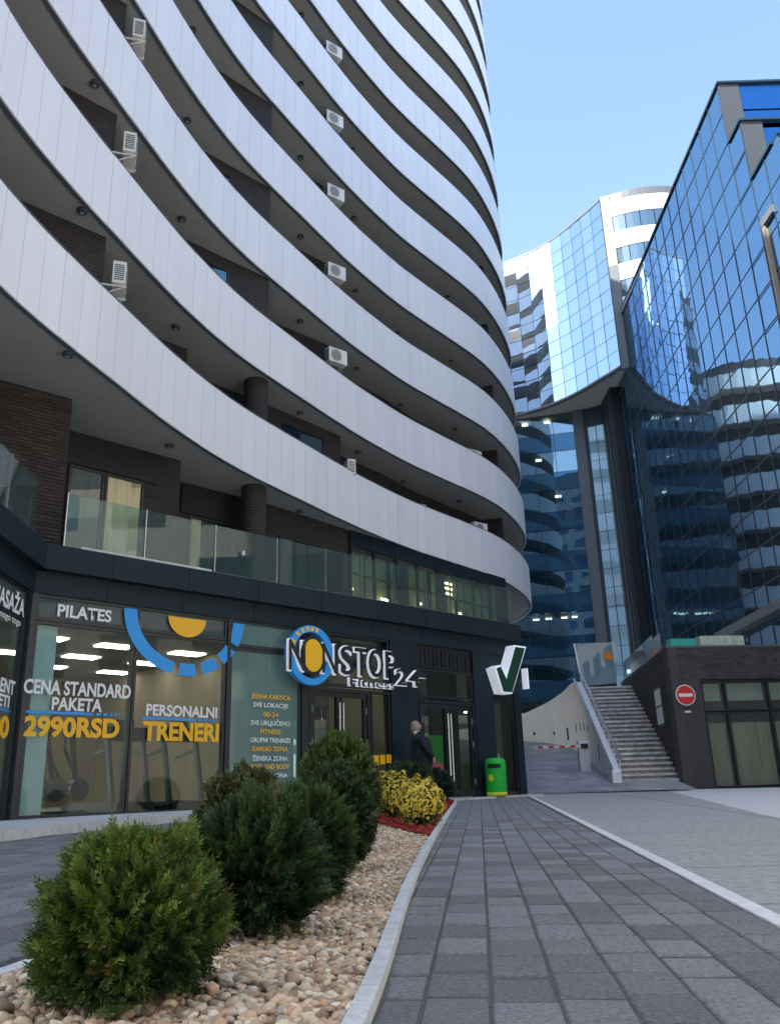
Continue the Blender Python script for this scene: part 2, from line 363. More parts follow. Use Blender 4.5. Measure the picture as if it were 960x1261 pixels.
# ================================================================== GROUND
g = MB(); xs = [-400, -14, 14, 400]; ys = [-400, -6, 34, 400]
for i in range(3):
    for j in range(3):
        g.quad(*[(x, y, ground_z(x, y)-.03) for x, y in ((xs[i], ys[j]), (xs[i+1], ys[j]), (xs[i+1], ys[j+1]), (xs[i], ys[j+1]))])
g.obj('ground', 'asphalt_sub', kind='structure')
KERB = [(-.27, .6), (-.065, 2.48), (.06, 4.88), (.38, 9.0), (.72, 13.0), (1.07, 17.0), (1.24, 19.4)]
LINE = [(1.20, .6), (1.48, 3.69), (1.87, 7.7), (3.02, 19.8), (3.42, 24.0)]
LKERB = [(-1.55, .6), (-1.40, 2.3), (-1.20, 3.0), (-1.07, 4.5), (-.95, 6.5), (-.72, 10.0), (-.25, 15.0), (.35, 18.6)]
PLAT = [(-5.0, 3.0), (-4.55, 7.0), (-4.22, 9.45), (-3.75, 11.4), (-3.0, 13.2), (-1.4, 15.9), (.6, 18.7), (1.45, 20.15), (3.35, 22.25), (3.75, 22.75)]
def ix(P, y):
    for a, b in zip(P, P[1:]):
        if a[1] <= y <= b[1]: return a[0]+(b[0]-a[0])*(y-a[1])/(b[1]-a[1])
    return P[0][0] if y < P[0][1] else P[-1][0]
def strip_sheet(name, left, right, y0, y1, m, lift, ny=30, **k):
    s = MB()
    for i in range(ny):
        a = y0+(y1-y0)*i/ny; b = y0+(y1-y0)*(i+1)/ny
        la, lb, ra, rb = left(a), left(b), right(a), right(b)
        s.quad((la, a, ground_z(la, a)+lift), (ra, a, ground_z(ra, a)+lift), (rb, b, ground_z(rb, b)+lift), (lb, b, ground_z(lb, b)+lift))
    return s.obj(name, m, kind='structure', **k)
# concrete plaza right of the pale edge strip
strip_sheet('plaza', lambda y: ix(LINE, y)+.04, lambda y: 14, .6, 34, 'plaza', -.022)
s = MB(); A = [(4.1, 8.2), (4.78, 12.02), (7.13, 23.24), (7.9, 26.3)]
for a, b in zip(A, A[1:]):
    s.quad((a[0], a[1], ground_z(*a)-.004), (14, a[1], ground_z(14, a[1])-.004), (14, b[1], ground_z(14, b[1])-.004), (b[0], b[1], ground_z(*b)-.004))
s.obj('pale_pavement', 'plaza_light', kind='structure')
# thin saw-cut joints of the plaza slabs: individually laid slabs
slab_root = empty('concrete_slabs'); tag(slab_root, kind='structure')
dirx, diry = math.sin(rad(5.4)), math.cos(rad(5.4))
for j, y in enumerate(np.arange(1.2, 25, 1.55)):
    for i in range(5):
        x0 = ix(LINE, y)+.055+i*2.3+(.0); x1 = x0+2.27
        if x0 > 14: continue
        p = [(x0, y), (x1, y), (x1+.148, y+1.53), (x0+.148, y+1.53)]
        if not any(in_view((a, b, ground_z(a, b)), 60) for a, b in p): continue
        lim = lambda yy: ix(A, yy) if yy > 8.2 else 4.1
        if x0 > lim(y+1.5)-.1 and y > 7.0: continue
        x1c = p[1][0]
        e = random.uniform(0, .0015)
        o = MB().hexa([(a, b, ground_z(a, b)-.02) for a, b in p], [(a, b, ground_z(a, b)-.0065+e) for a, b in p]).obj('slab', 'plaza', slab_root)

def kerb_run(name, P, w, h0, h1, m, seglen, label=None, cat=None, structure=True):
    root = empty(name); tag(root, label, cat); root['kind'] = 'structure' if structure else ''
    if not structure: del root['kind']
    C = resample(P, .1); n = int(seglen/.1)
    for i in range(0, len(C)-1, n):
        seg = C[i:i+n+1]
        if len(seg) < 2: continue
        mb = MB(); t = np.gradient(seg, axis=0); t /= np.linalg.norm(t, axis=1)[:, None]; nr = np.stack([t[:, 1], -t[:, 0]], 1)
        sg = seg.copy(); sg[0] += t[0]*.004; sg[-1] -= t[-1]*.004
        for a in range(0, len(sg)-1):
            p, q = sg[a], sg[a+1]; na, nb = nr[a]*w/2, nr[a+1]*w/2
            b = [(p[0]-na[0], p[1]-na[1]), (p[0]+na[0], p[1]+na[1]), (q[0]+nb[0], q[1]+nb[1]), (q[0]-nb[0], q[1]-nb[1])]
            mb.hexa([(x, y, ground_z(x, y)+h0) for x, y in b], [(x, y, ground_z(x, y)+h1) for x, y in b])
        mb.obj('kerb_stone', m, root)
    return root
kerb_run('planter_kerb', [(x-.03, y) for x, y in KERB]+[(.95, 19.75), (.55, 19.2)], .052, -.03, .055, 'kerb', 1.0)
kerb_run('planter_rear_kerb', [(x, y) for x, y in LKERB]+[(.48, 19.0)], .06, -.03, .05, 'kerb', 1.0)
kerb_run('edge_strip', LINE, .085, -.03, .019, 'line', 1.0)

# pavers: shared stone, one object each for those that show largest
def paver_mesh(L, W):
    mb = MB(); c = .006; h = .03
    b = [(0, 0, -h), (W, 0, -h), (W, L, -h), (0, L, -h)]; m = [(x, y, -c) for x, y, _ in b]
    t = [(c, c, 0), (W-c, c, 0), (W-c, L-c, 0), (c, L-c, 0)]
    mb.hexa(b, m); mb.f.pop(1); mb.mi.pop(1)
    n = len(mb.v); mb.v += t; mb.f.append((n, n+1, n+2, n+3)); mb.mi.append(0)
    for i in range(4): j = (i+1) % 4; mb.f.append((4+i, 4+j, n+j, n+i)); mb.mi.append(0)
    me = mb.mesh('paver', 'paver'); return me
PL, PW = .288, .183
pm = paver_mesh(PL-.026, PW-.009)
tilt = Euler((math.atan(.0188), math.atan(.0092), 0))
def lay(name, inside, xr, yr, az, lim=285):
    root = empty(name); root['kind'] = 'structure'
    a = rad(az); d = np.array([math.sin(a), math.cos(a)]); n = np.array([math.cos(a), -math.sin(a)]); cells = []
    for i in range(int(xr[0]/PW), int(xr[1]/PW)):
        ph = random.uniform(0, PL) if False else ((i*37) % 11)/11*PL*.35
        for j in range(int(yr[0]/PL), int(yr[1]/PL)):
            p = n*i*PW+d*(j*PL+ph); c = p+n*PW/2+d*PL/2
            if inside(c[0], c[1]): cells.append((math.hypot(*c), p, c))
    cells.sort(key=lambda t: t[0]); vis = [c for c in cells if in_view((c[2][0], c[2][1], ground_z(*c[2])), 15)]
    own = set(id(c) for c in vis[:lim]); rest = MB()
    for c in cells:
        p = c[1]; z = ground_z(*c[2]); dz = random.gauss(0, .0012)
        R = Euler((random.gauss(0, .006)+math.atan(.0188), random.gauss(0, .006)+math.atan(.0092), -a)); loc = Vector((p[0], p[1], ground_z(*p)+.014+dz))
        if id(c) in own: inst('paver', pm, loc, R, root)
        else:
            MM = Matrix.Translation(loc) @ R.to_matrix().to_4x4(); b0 = len(rest.v)
            rest.v += [tuple(MM @ v.co) for v in pm.vertices]
            for f in pm.polygons: rest.f.append(tuple(b0+k for k in f.vertices)); rest.mi.append(0)
    if rest.v: rest.obj('paver', 'paver', root, kind='stuff')
strip_sheet('footpath_bedding', lambda y: ix(KERB, y), lambda y: ix(LINE, y), .8, 24, 'sand', .0085)
lay('footpath', lambda x, y: 1.0 < y < 23.9 and max(ix(KERB, y)-.075, ix(PLAT, y)+.1 if y > 17 else -9) < x < ix(LINE, y)-.045, (-2.5, 2.5), (.5, 24.5), 5.2)
strip_sheet('walkway_bedding', lambda y: ix(PLAT, y), lambda y: ix(LKERB, y), 1.2, 18.5, 'sand', .0085)
lay('walkway', lambda x, y: 1.3 < y < 18.2 and ix(PLAT, y)+.05 < x < ix(LKERB, y)-.11, (-6.5, 1), (.5, 19), 5.2)

# raised platform in front of the shops
pr = resample(PLAT, .5); plat = empty('raised_platform'); plat['kind'] = 'structure'
def plat_h(y): return .12 if y < 12 else max(.05, .12-.07*(y-12)/7)
def plat_z(x, y): return ground_z(x, y)+plat_h(y)
for i in range(len(pr)-1):
    a, b = pr[i], pr[i+1]; t = (b-a)/np.linalg.norm(b-a); nv = np.array([-t[1], t[0]])
    for j in range(3):
        w0, w1 = .0+j*.55+(.13 if j else 0), (.12 if j == 0 else .13+j*.55+.54-.0)
        if j: w0 = .13+(j-1)*.8; w1 = w0+.79
        P = [a+t*.004+nv*w0, b-t*.004+nv*w0, b-t*.004+nv*w1, a+t*.004+nv*w1]
        MB().hexa([(x, y, ground_z(x, y)-.03) for x, y in P], [(x, y, plat_z(x, y)-(.0 if j == 0 else .004)) for x, y in P]).obj('kerb_stone' if j == 0 else 'paving_slab', 'kerb' if j == 0 else 'platform', plat)
mb = MB()
for i in range(len(pr)-1):
    a, b = pr[i], pr[i+1]; t = (b-a)/np.linalg.norm(b-a); nv = np.array([-t[1], t[0]])
    P = [a+nv*1.6, b+nv*1.6, b+nv*12, a+nv*12]; mb.hexa([(x, y, ground_z(x, y)-.05) for x, y in P], [(x, y, plat_z(a[0], a[1])-.012) for x, y in P])
mb.obj('platform_base', 'platform', plat)

# ================================================================== PLANTER
strip_sheet('planter_soil', lambda y: ix(LKERB, y), lambda y: ix(KERB, y), .8, 19.0, 'soil', .018)
def ico(sub=1, squash=(1, .75, .55), nz=.15):
    bm = bmesh.new(); bmesh.ops.create_icosphere(bm, subdivisions=sub, radius=1)
    V = np.array([v.co[:] for v in bm.verts]); Fc = np.array([[v.index for v in f.verts] for f in bm.faces]); bm.free()
    return V, Fc
V1, F1 = ico(1); V2, F2 = ico(2)
tints = np.array([(.62, .52, .40), (.70, .63, .52), (.50, .38, .27), (.58, .40, .29), (.42, .35, .28), (.74, .70, .63), (.52, .47, .41), (.66, .52, .42), (.36, .27, .20)])
def pebbles(y0, y1, dens, smin, smax, tv, tf):
    N = int(dens*(y1-y0)*1.25); y = RNG.uniform(y0, y1, N); l = np.array([ix(LKERB, t) for t in y])+.03; r = np.array([ix(KERB, t) for t in y])-.06
    keep = RNG.uniform(0, 1.25, N) < (r-l); y, l, r = y[keep], l[keep], r[keep]; x = RNG.uniform(l, r); N = len(x)
    keep = ~((y > 8.4+(r-x)*3.2) & (y > 7.6)); x, y = x[keep], y[keep]; N = len(x)
    s = RNG.uniform(smin, smax, N)
    z = .0188*y-.0092*x+.022+RNG.uniform(0, .02, N)
    sc = np.stack([s*RNG.uniform(.8, 1.25, N), s*RNG.uniform(.6, .95, N), s*RNG.uniform(.45, .75, N)], 1)
    ax = align_rot(np.stack([RNG.normal(0, .35, N), RNG.normal(0, .35, N), np.ones(N)], 1), RNG.uniform(0, 6.3, N))
    T = tints[RNG.integers(0, len(tints), N)]*np.array([1.02, .92, .76])*RNG.uniform(.8, 1.15, (N, 1))
    nvar = tv*(1+RNG.normal(0, .09, (len(tv), 1)))
    return scatter(nvar, tf, np.stack([x, y, z], 1), ax, sc, T)
def cat3(L):
    V, Fc, T = [], [], []; n = 0
    for v, f, t in L: V.append(v); Fc.append(f+n); T.append(t); n += len(v)
    return np.concatenate(V), np.concatenate(Fc), np.concatenate(T)
Ls = []
for k in range(8):
    Ls.append(pebbles(1.6, 4.2, 330, .010, .024, V2, F2))
    Ls.append(pebbles(4.2, 8.0, 330, .011, .025, V1, F1))
    Ls.append(pebbles(8.0, 15, 170, .014, .026, V1, F1))
v, f, t = cat3(Ls)
joined('gravel', None, v, f, 'pebble', t, smooth=True, label='beige and brown river pebbles covering the planting bed', cat='gravel', kind='stuff')
# red bark mulch at the far end
N = 7000; y = RNG.uniform(7.4, 19.0, N); l = np.array([ix(LKERB, t) for t in y])+.04; r = np.array([ix(KERB, t) for t in y])-.07; x = RNG.uniform(l, r)
k = (y > 8.3+(r-x)*3.2); x, y = x[k], y[k]; N = len(x)
cv = np.array([(-1, -.4, -.12), (1, -.3, -.1), (1.1, .4, -.1), (-.9, .35, -.12), (-.8, -.3, .12), (.9, -.25, .1), (.8, .3, .14), (-.9, .3, .1)])
cf = np.array([(0, 3, 2, 1), (4, 5, 6, 7), (0, 1, 5, 4), (1, 2, 6, 5), (2, 3, 7, 6), (3, 0, 4, 7)])
T = np.array([(.33, .03, .02)])*RNG.uniform(.45, 1.3, (N, 1)); s = RNG.uniform(.018, .042, N)
v, f, t = scatter(cv, cf, np.stack([x, y, .0188*y-.0092*x+.03+RNG.uniform(0, .035, N)], 1), align_rot(np.stack([RNG.normal(0, .5, N), RNG.normal(0, .5, N), np.ones(N)], 1), RNG.uniform(0, 6.3, N)), s, T)
joined('bark_mulch', None, v, f, 'mulch', t, label='red dyed bark mulch under the yellow flowers', cat='mulch', kind='stuff')

# ---- shrubs
def sprig(n, ln, wd, flat=True):
    """twig with two ranks of needles, unit length along Z"""
    V = []; Fc = []
    def q(a, b, c, d): k = len(V); V.extend([a, b, c, d]); Fc.append((k, k+1, k+2, k+3))
    q((-.012, 0, 0), (.012, 0, 0), (.006, 0, 1), (-.006, 0, 1))
    for i in range(n):
        z = .08+.9*i/n; L = ln*(1-.55*(i/n)**2)
        for sgn in (-1, 1):
            a = rad(48+random.uniform(-12, 12)); y = random.uniform(-.10, .14)
            tip = (sgn*L*math.sin(a), y, z+L*math.cos(a)); mx = (tip[0]*.5, y*.5+.01, (z+tip[2])/2)
            w = wd; px, pz = w*math.cos(a)*sgn, -w*math.sin(a)
            q((0, 0, z), (mx[0]+px, mx[1], mx[2]+pz), tip, (mx[0]-px, mx[1], mx[2]-pz))
    q((0, 0, .95), (.03, .0, 1.06), (0, 0, 1.2), (-.03, 0, 1.06))
    return np.array(V, float), np.array(Fc)
def shrub(name, c, rx, ry, h, n, slen, base_t, tip_t, label, group=None, lump=.10, tpl=None, up=.35, shag=.25, seed=0, cat='shrub'):
    root = empty(name, (c[0], c[1], ground_z(*c)+.02), 0, label, cat, group)
    tv, tf = tpl; N = n
    u = RNG.normal(size=(N, 3)); u /= np.linalg.norm(u, axis=1)[:, None]; u[:, 2] = np.where(u[:, 2] < -.75, -u[:, 2], u[:, 2])
    lm = np.array([noise.noise(Vector(p)*2.6+Vector((seed*7.1, 0, 0)))+.5*noise.noise(Vector(p)*6+Vector((0, seed*3.3, 0))) for p in u])
    depth = 1-RNG.beta(1.1, 3.2, N)*.38; rr = (1+lump*lm*2)*depth
    P = u*np.array([rx, ry, h*.52])*rr[:, None]; P[:, 2] += h*.5
    P[:, 2] = np.maximum(P[:, 2], .02)
    D = u+np.array([0, 0, up])+RNG.normal(0, shag, (N, 3))
    R = align_rot(D, RNG.uniform(0, 6.3, N)); sc = slen*RNG.uniform(.6, 1.25, N)
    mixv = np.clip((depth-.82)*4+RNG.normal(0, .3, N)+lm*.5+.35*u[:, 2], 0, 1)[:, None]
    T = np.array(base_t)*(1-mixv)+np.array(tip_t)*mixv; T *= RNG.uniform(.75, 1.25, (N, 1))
    br = RNG.uniform(0, 1, N) < .015; T[br] = np.array([.16, .09, .03])
    P -= R[:, :, 2]*(sc[:, None]*.55)
    v, f, t = scatter(tv, tf, P, R, sc, T)
    joined('foliage', root, v, f, 'leaf', t)
    cvv = V2.copy(); cvv = cvv*(1+.1*np.array([noise.noise(Vector(p)*3) for p in cvv]))[:, None]*np.array([rx*.72, ry*.72, h*.40])+np.array([0, 0, h*.47])
    mbs = MB(); mbs.v = [tuple(p) for p in cvv]; mbs.f = [tuple(q) for q in F2]; mbs.mi = [0]*len(F2)  # added dark core blocks see-through and gives the inner shade
    for k in range(5):
        a = k*1.3; mbs.tube((math.cos(a)*.02, math.sin(a)*.02, 0), (math.cos(a)*rx*.35, math.sin(a)*ry*.35, h*.5), .010, 6, .005)
    mbs.obj('stems_and_core', 'bark', root, smooth=True)
    return root
yew = sprig(13, .30, .030); box_ = sprig(6, .36, .075)
dk, md = (.010, .032, .012), (.055, .105, .022)
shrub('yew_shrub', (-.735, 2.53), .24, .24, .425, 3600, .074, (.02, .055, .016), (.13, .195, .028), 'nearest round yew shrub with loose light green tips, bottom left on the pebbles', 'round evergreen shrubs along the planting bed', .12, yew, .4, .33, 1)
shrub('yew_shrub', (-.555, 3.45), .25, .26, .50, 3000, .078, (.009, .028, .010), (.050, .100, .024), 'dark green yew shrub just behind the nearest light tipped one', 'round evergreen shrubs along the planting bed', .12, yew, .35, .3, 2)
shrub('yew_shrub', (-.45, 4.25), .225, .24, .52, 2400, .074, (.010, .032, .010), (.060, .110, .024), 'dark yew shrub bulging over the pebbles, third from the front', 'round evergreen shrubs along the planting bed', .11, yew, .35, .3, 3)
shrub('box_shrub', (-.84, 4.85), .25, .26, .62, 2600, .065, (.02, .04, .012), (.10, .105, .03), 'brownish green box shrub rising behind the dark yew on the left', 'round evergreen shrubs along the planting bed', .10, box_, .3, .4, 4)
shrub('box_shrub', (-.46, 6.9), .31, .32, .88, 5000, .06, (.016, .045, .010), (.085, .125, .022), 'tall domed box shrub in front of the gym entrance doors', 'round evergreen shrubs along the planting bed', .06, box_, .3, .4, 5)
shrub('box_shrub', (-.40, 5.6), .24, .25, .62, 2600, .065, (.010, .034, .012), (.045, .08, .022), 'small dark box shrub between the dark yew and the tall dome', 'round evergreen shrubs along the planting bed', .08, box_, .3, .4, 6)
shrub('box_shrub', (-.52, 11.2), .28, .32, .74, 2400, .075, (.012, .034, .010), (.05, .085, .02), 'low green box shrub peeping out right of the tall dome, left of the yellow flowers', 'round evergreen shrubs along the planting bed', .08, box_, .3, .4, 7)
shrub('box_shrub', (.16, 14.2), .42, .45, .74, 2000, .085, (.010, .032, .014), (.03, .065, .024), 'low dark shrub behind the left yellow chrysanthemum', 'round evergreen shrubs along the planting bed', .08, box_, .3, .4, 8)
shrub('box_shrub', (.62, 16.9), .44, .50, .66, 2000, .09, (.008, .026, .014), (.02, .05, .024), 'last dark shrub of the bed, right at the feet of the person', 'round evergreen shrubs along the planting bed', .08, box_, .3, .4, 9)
def flower_plant(c, r, h, n, label):
    root = shrub('chrysanthemum', c, r, r, h, 1300, .045, (.02, .05, .012), (.10, .17, .03), label, 'yellow chrysanthemums', .16, box_, .3, .4, 11, cat='flowers')
    # one bloom = a ring of petals
    V = []; Fc = []
    for i in range(9):
        a = i*2*math.pi/9; a1, a2 = a-.24, a+.24; k = len(V); zz = .25 if i % 2 else .42
        V += [(0, 0, .1), (math.cos(a1)*.75, math.sin(a1)*.75, zz*.8), (math.cos(a)*1.05, math.sin(a)*1.05, zz), (math.cos(a2)*.75, math.sin(a2)*.75, zz*.8)]; Fc.append((k, k+1, k+2, k+3))
    tv, tf = np.array(V), np.array(Fc); N = n
    u = RNG.normal(size=(N, 3)); u[:, 2] = np.abs(u[:, 2])*1.1-.35; u /= np.linalg.norm(u, axis=1)[:, None]
    lm = np.array([noise.noise(Vector(p)*3.2+Vector((c[0], c[1], 3))) for p in u])
    P = u*np.array([r, r, h*.55])*(1.08+.34*lm)[:, None]; P[:, 2] += h*.5
    T = np.array([(.86, .64, .05)])*RNG.uniform(.7, 1.2, (N, 1)); T[RNG.uniform(0, 1, N) < .25] = (.85, .72, .16)
    v, f, t = scatter(tv, tf, P, align_rot(u+RNG.normal(0, .3, (N, 3)), RNG.uniform(0, 6, N)), RNG.uniform(.008, .016, N), T)
    joined('blossom', root, v, f, 'petal', t, kind='stuff')
flower_plant((-.08, 12.0), .24, .56, 2300, 'left and rear of the two yellow chrysanthemums in the red mulch')
flower_plant((.24, 10.0), .225, .48, 2600, 'right and nearer of the two yellow chrysanthemums in the red mulch')

# ================================================================== APARTMENT TOWER
ZA, FH, BH = 8.06, 3.0, 1.65        # underside of the lowest white band, storey height, band height
NB = 14
tower = empty('apartment_tower', (0, 0, 0), 0, 'tall curved residential tower with white sweeping balcony bands above a dark glazed gym', 'tower')
def T_(o): o.parent = tower; return o
def tpart(name): return tower      # direct children of the tower; its origin is moved to its base further down
OUT = [(-20, -5.0), (-12, -4.8), (-8.2, -4.2), (-6.9, -2.4), (-6.5, 0), (-6.1, 6), (-5.95, 9), (-5.77, 11.1), (-5.45, 12.7), (-5.1, 14.1), (-4.7, 15.7), (-4.23, 17.25), (-3.52, 19.05), (-2.45, 21.1), (-1.15, 23.55),  # unseen near end, shaped to shade the plaza and let sun past behind
       (-.02, 25.4), (.95, 26.85), (2.8, 29.2), (4.05, 30.95), (5.05, 33), (5.68, 34.8), (6.02, 36.2), (6.10, 37.3), (6.0, 38.7), (5.6, 40.2), (4.6, 42.5), (2.5, 45.5), (-2, 49), (-10, 52), (-22, 50)]
CV = resample(OUT, .56); NP_ = len(CV)-1
tan = np.gradient(CV, axis=0); tan /= np.linalg.norm(tan, axis=1)[:, None]; nor = np.stack([tan[:, 1], -tan[:, 0]], 1)
def panel_meshes():
    L = []
    for i in range(NP_):
        a, b = CV[i], CV[i+1]; t = (b-a)/np.linalg.norm(b-a); n = np.array([t[1], -t[0]])
        a2, b2 = a+t*.005, b-t*.005; mb = MB()
        P = [a2, b2, b2-n*.035, a2-n*.035]; o = a
        mb.hexa([(p[0]-o[0], p[1]-o[1], 0) for p in P], [(p[0]-o[0], p[1]-o[1], BH) for p in P])
        L.append((o, mb))
    return L
PMS = panel_meshes()
front = [i for i in range(NP_) if in_view((CV[i][0], CV[i][1], ZA), 60) and CV[i][1] < 39.5]
pmesh = {i: PMS[i][1].mesh('cladding_panel', 'panel') for i in front}
for k in range(NB):
    z = ZA+k*FH
    core = MB(); cap = MB()
    for i in range(NP_):
        a, b = CV[i], CV[i+1]; na, nb = nor[i], nor[i+1]
        P = [a-na*.045, b-nb*.045, b-nb*.14, a-na*.14]
        core.hexa([(p[0], p[1], z+.012) for p in P], [(p[0], p[1], z+BH-.03) for p in P])
        P = [a+na*.006, b+nb*.006, b-nb*.16, a-na*.16]
        core.hexa([(p[0], p[1], z+BH-.028+.03) for p in P], [(p[0], p[1], z+BH+.032) for p in P])
    par = T_(core.obj('parapet', 'greypier'))
    rest = MB(); own = 0
    for i in range(NP_):
        o, mb = PMS[i]
        p = (o[0], o[1], z)
        if k < 5 and i in pmesh and (in_view(p, 30) or in_view((p[0], p[1], z+BH), 30)):
            ob = inst('cladding_panel', pmesh[i], (p[0]+random.gauss(0, .0015), p[1]+random.gauss(0, .0015), z+random.gauss(0, .002)), (0, 0, random.gauss(0, .0012)), par); own += 1
        else:
            b0 = len(rest.v); jx, jy, jz = random.gauss(0, .0015), random.gauss(0, .0015), random.gauss(0, .002)
            rest.v += [(v[0]+o[0]+jx, v[1]+o[1]+jy, v[2]+z+jz) for v in mb.v]
            for f in mb.f: rest.f.append(tuple(b0+q for q in f)); rest.mi.append(0)
    rest.obj('cladding_panel', 'panel', par, kind='stuff')
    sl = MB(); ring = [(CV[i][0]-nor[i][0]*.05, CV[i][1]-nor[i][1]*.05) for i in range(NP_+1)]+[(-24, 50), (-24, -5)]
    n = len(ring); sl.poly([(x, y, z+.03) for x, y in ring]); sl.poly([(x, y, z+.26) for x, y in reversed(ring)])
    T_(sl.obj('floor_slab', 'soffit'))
# roof
T_(MB().poly([(x, y, ZA+NB*FH+.1) for x, y in ring]).obj('roof', 'soffit'))

# recessed walls behind the balconies
def wall_run(P, z0, z1, name, m, parent=None, th=.22):
    mb = MB()
    for a, b in zip(P, P[1:]):
        fr, L = seg_frame(a, b); mb.fbox(fr, 0, L, -th, 0, z0, z1)
    return mb.obj(name, m, parent)
W1 = [(-10, 3.5), (-8.6, 8.5), (-8.4, 11.1), (-5.38, 14.05), (-6.45, 15.3), (-6.6, 16.7), (-4.85, 18.5), (-5.25, 19.6), (-3.25, 21.9), (-1.45, 24.15), (-1.95, 25.2), (-.2, 27.6), (1.0, 29.6), (3.75, 33.2), (4.55, 33.0), (4.9, 36.2), (3.3, 41)]
WU = [(-10, 3.5), (-8.6, 8.5), (-8.4, 11.1), (-5.38, 14.05), (-6.45, 15.3), (-6.3, 16.9), (-3.12, 20.1), (-4.0, 21.2), (-3.75, 21.9), (-1.62, 24.0), (-2.1, 25.2), (-.2, 27.6), (1.0, 29.6), (3.75, 33.2), (4.55, 33.0), (4.9, 36.2), (3.3, 41)]
bm_ = 'brick_course_material'
def brick_mat():
    m, nt, b, o = newmat('dark_brickwork'); N = nt.nodes; L = nt.links; setp(b, Roughness=.88)
    geo = N.new('ShaderNodeNewGeometry'); sx = N.new('ShaderNodeSeparateXYZ'); L.new(geo.outputs['Position'], sx.inputs[0])
    ad = N.new('ShaderNodeMath'); ad.operation = 'ADD'; L.new(sx.outputs[0], ad.inputs[0]); L.new(sx.outputs[1], ad.inputs[1])
    cx = N.new('ShaderNodeCombineXYZ'); L.new(ad.outputs[0], cx.inputs[0]); L.new(sx.outputs[2], cx.inputs[1])
    br = N.new('ShaderNodeTexBrick'); br.inputs['Color1'].default_value = (.036, .028, .027, 1); br.inputs['Color2'].default_value = (.020, .017, .018, 1); br.inputs['Mortar'].default_value = (.060, .056, .053, 1)
    br.inputs['Scale'].default_value = 1; br.inputs['Mortar Size'].default_value = .007; br.inputs['Brick Width'].default_value = .35; br.inputs['Row Height'].default_value = .075
    L.new(cx.outputs[0], br.inputs['Vector']); L.new(br.outputs['Color'], b.inputs['Base Color'])
    bp = N.new('ShaderNodeBump'); bp.invert = True; bp.inputs['Strength'].default_value = .6; bp.inputs['Distance'].default_value = .01; L.new(br.outputs['Fac'], bp.inputs['Height']); L.new(bp.outputs[0], b.inputs['Normal'])
    return m
MT['brickcourse'] = brick_mat()
def window_in(fr, s0, s1, z0, z1, parent, o=.0, glass='terglass', back=None):
    w = .055; f = MB()
    f.fbox(fr, s0, s1, o+.002, o+.05, z0, z0+w); f.fbox(fr, s0, s1, o+.002, o+.05, z1-w, z1)
    f.fbox(fr, s0, s0+w, o+.003, o+.05, z0+w, z1-w); f.fbox(fr, s1-w, s1, o+.003, o+.05, z0+w, z1-w)
    fo = f.obj('window', 'frame', parent)
    MB().fbox(fr, s0+w, s1-w, o+.012, o+.022, z0+w, z1-w).obj('pane', glass, fo)
    if back: MB().fbox(fr, s0+w+.01, s1-w-.01, o+.002, o+.008, z0+w, z1-w).obj('curtain', back, fo)
    return fo
for k in range(1, NB):
    P = W1 if k == 1 else WU; z0 = ZA+(k-1)*FH+.26; z1 = ZA+k*FH+.03
    w = T_(wall_run(P, z0, z1, 'recessed_wall', 'brickcourse'))
    if k <= 6:
        for (ia, sa, sb, bk) in ((2, .9, 2.9, 'curtaing'), (6, .5, 1.9, None) if k == 1 else (5, 1.1, 3.2, 'curtaing'), (8, .4, 2.1, None), (9, .4, 2.2, 'curtain'), (11, .4, 2.5, None), (12, .3, 2.0, 'curtaing'), (13, .6, 3.0, None)):
            if ia+1 >= len(P): continue
            fr, L = seg_frame(P[ia], P[ia+1])
            if sb > L-.1: sb = L-.1
            window_in(fr, sa, sb, z0+.1, z1-.35, tower, glass='glassL', back=bk)
# round brick clad column
def column(c, z0, z1, r=.31):
    mb = MB().lathe((c[0], c[1], 0), [(r, z0), (r, z1)], 28); return mb.obj('column', 'brickcourse', smooth=False)
for k in range(0, 7): T_(column((-3.45, 20.35), ZA+(k-1)*FH+.26 if k else 4.70, ZA+k*FH+.03, .31 if k < 2 else .2))
# soffit downlights
DL = [(-4.85, 17.4), (-2.5, 22.3), (-.95, 25.4), (.5, 28.3), (2.65, 30.65), (-5.55, 13.2)]
for k in range(0, 8):
    for (x, y) in DL:
        if k == 0 and y > 24: continue
        m = MB(); z = ZA+k*FH
        m.lathe((x, y, z), [(.045, -.05), (.085, -.045), (.095, -.02), (.095, .029)], 16)
        f = T_(m.obj('downlight', 'acdark'))
        MB().lathe((x, y, z), [(.04, -.054), (.04, -.0515)], 12).obj('lens', 'steelbox', f)

# ---- terrace level (first floor)
ZT = 4.70
TER = [(-9.6, 10.6), (-8.3, 13.1), (-6.14, 15.0), (-6.95, 15.95), (-6.85, 16.35), (-4.84, 18.38), (-5.3, 19.0), (-5.2, 19.75), (-3.2, 21.75), (-1.26, 24.3)]
w = T_(wall_run(TER, ZT-.3, ZA+.03, 'terrace_wall', 'brickcourse'))
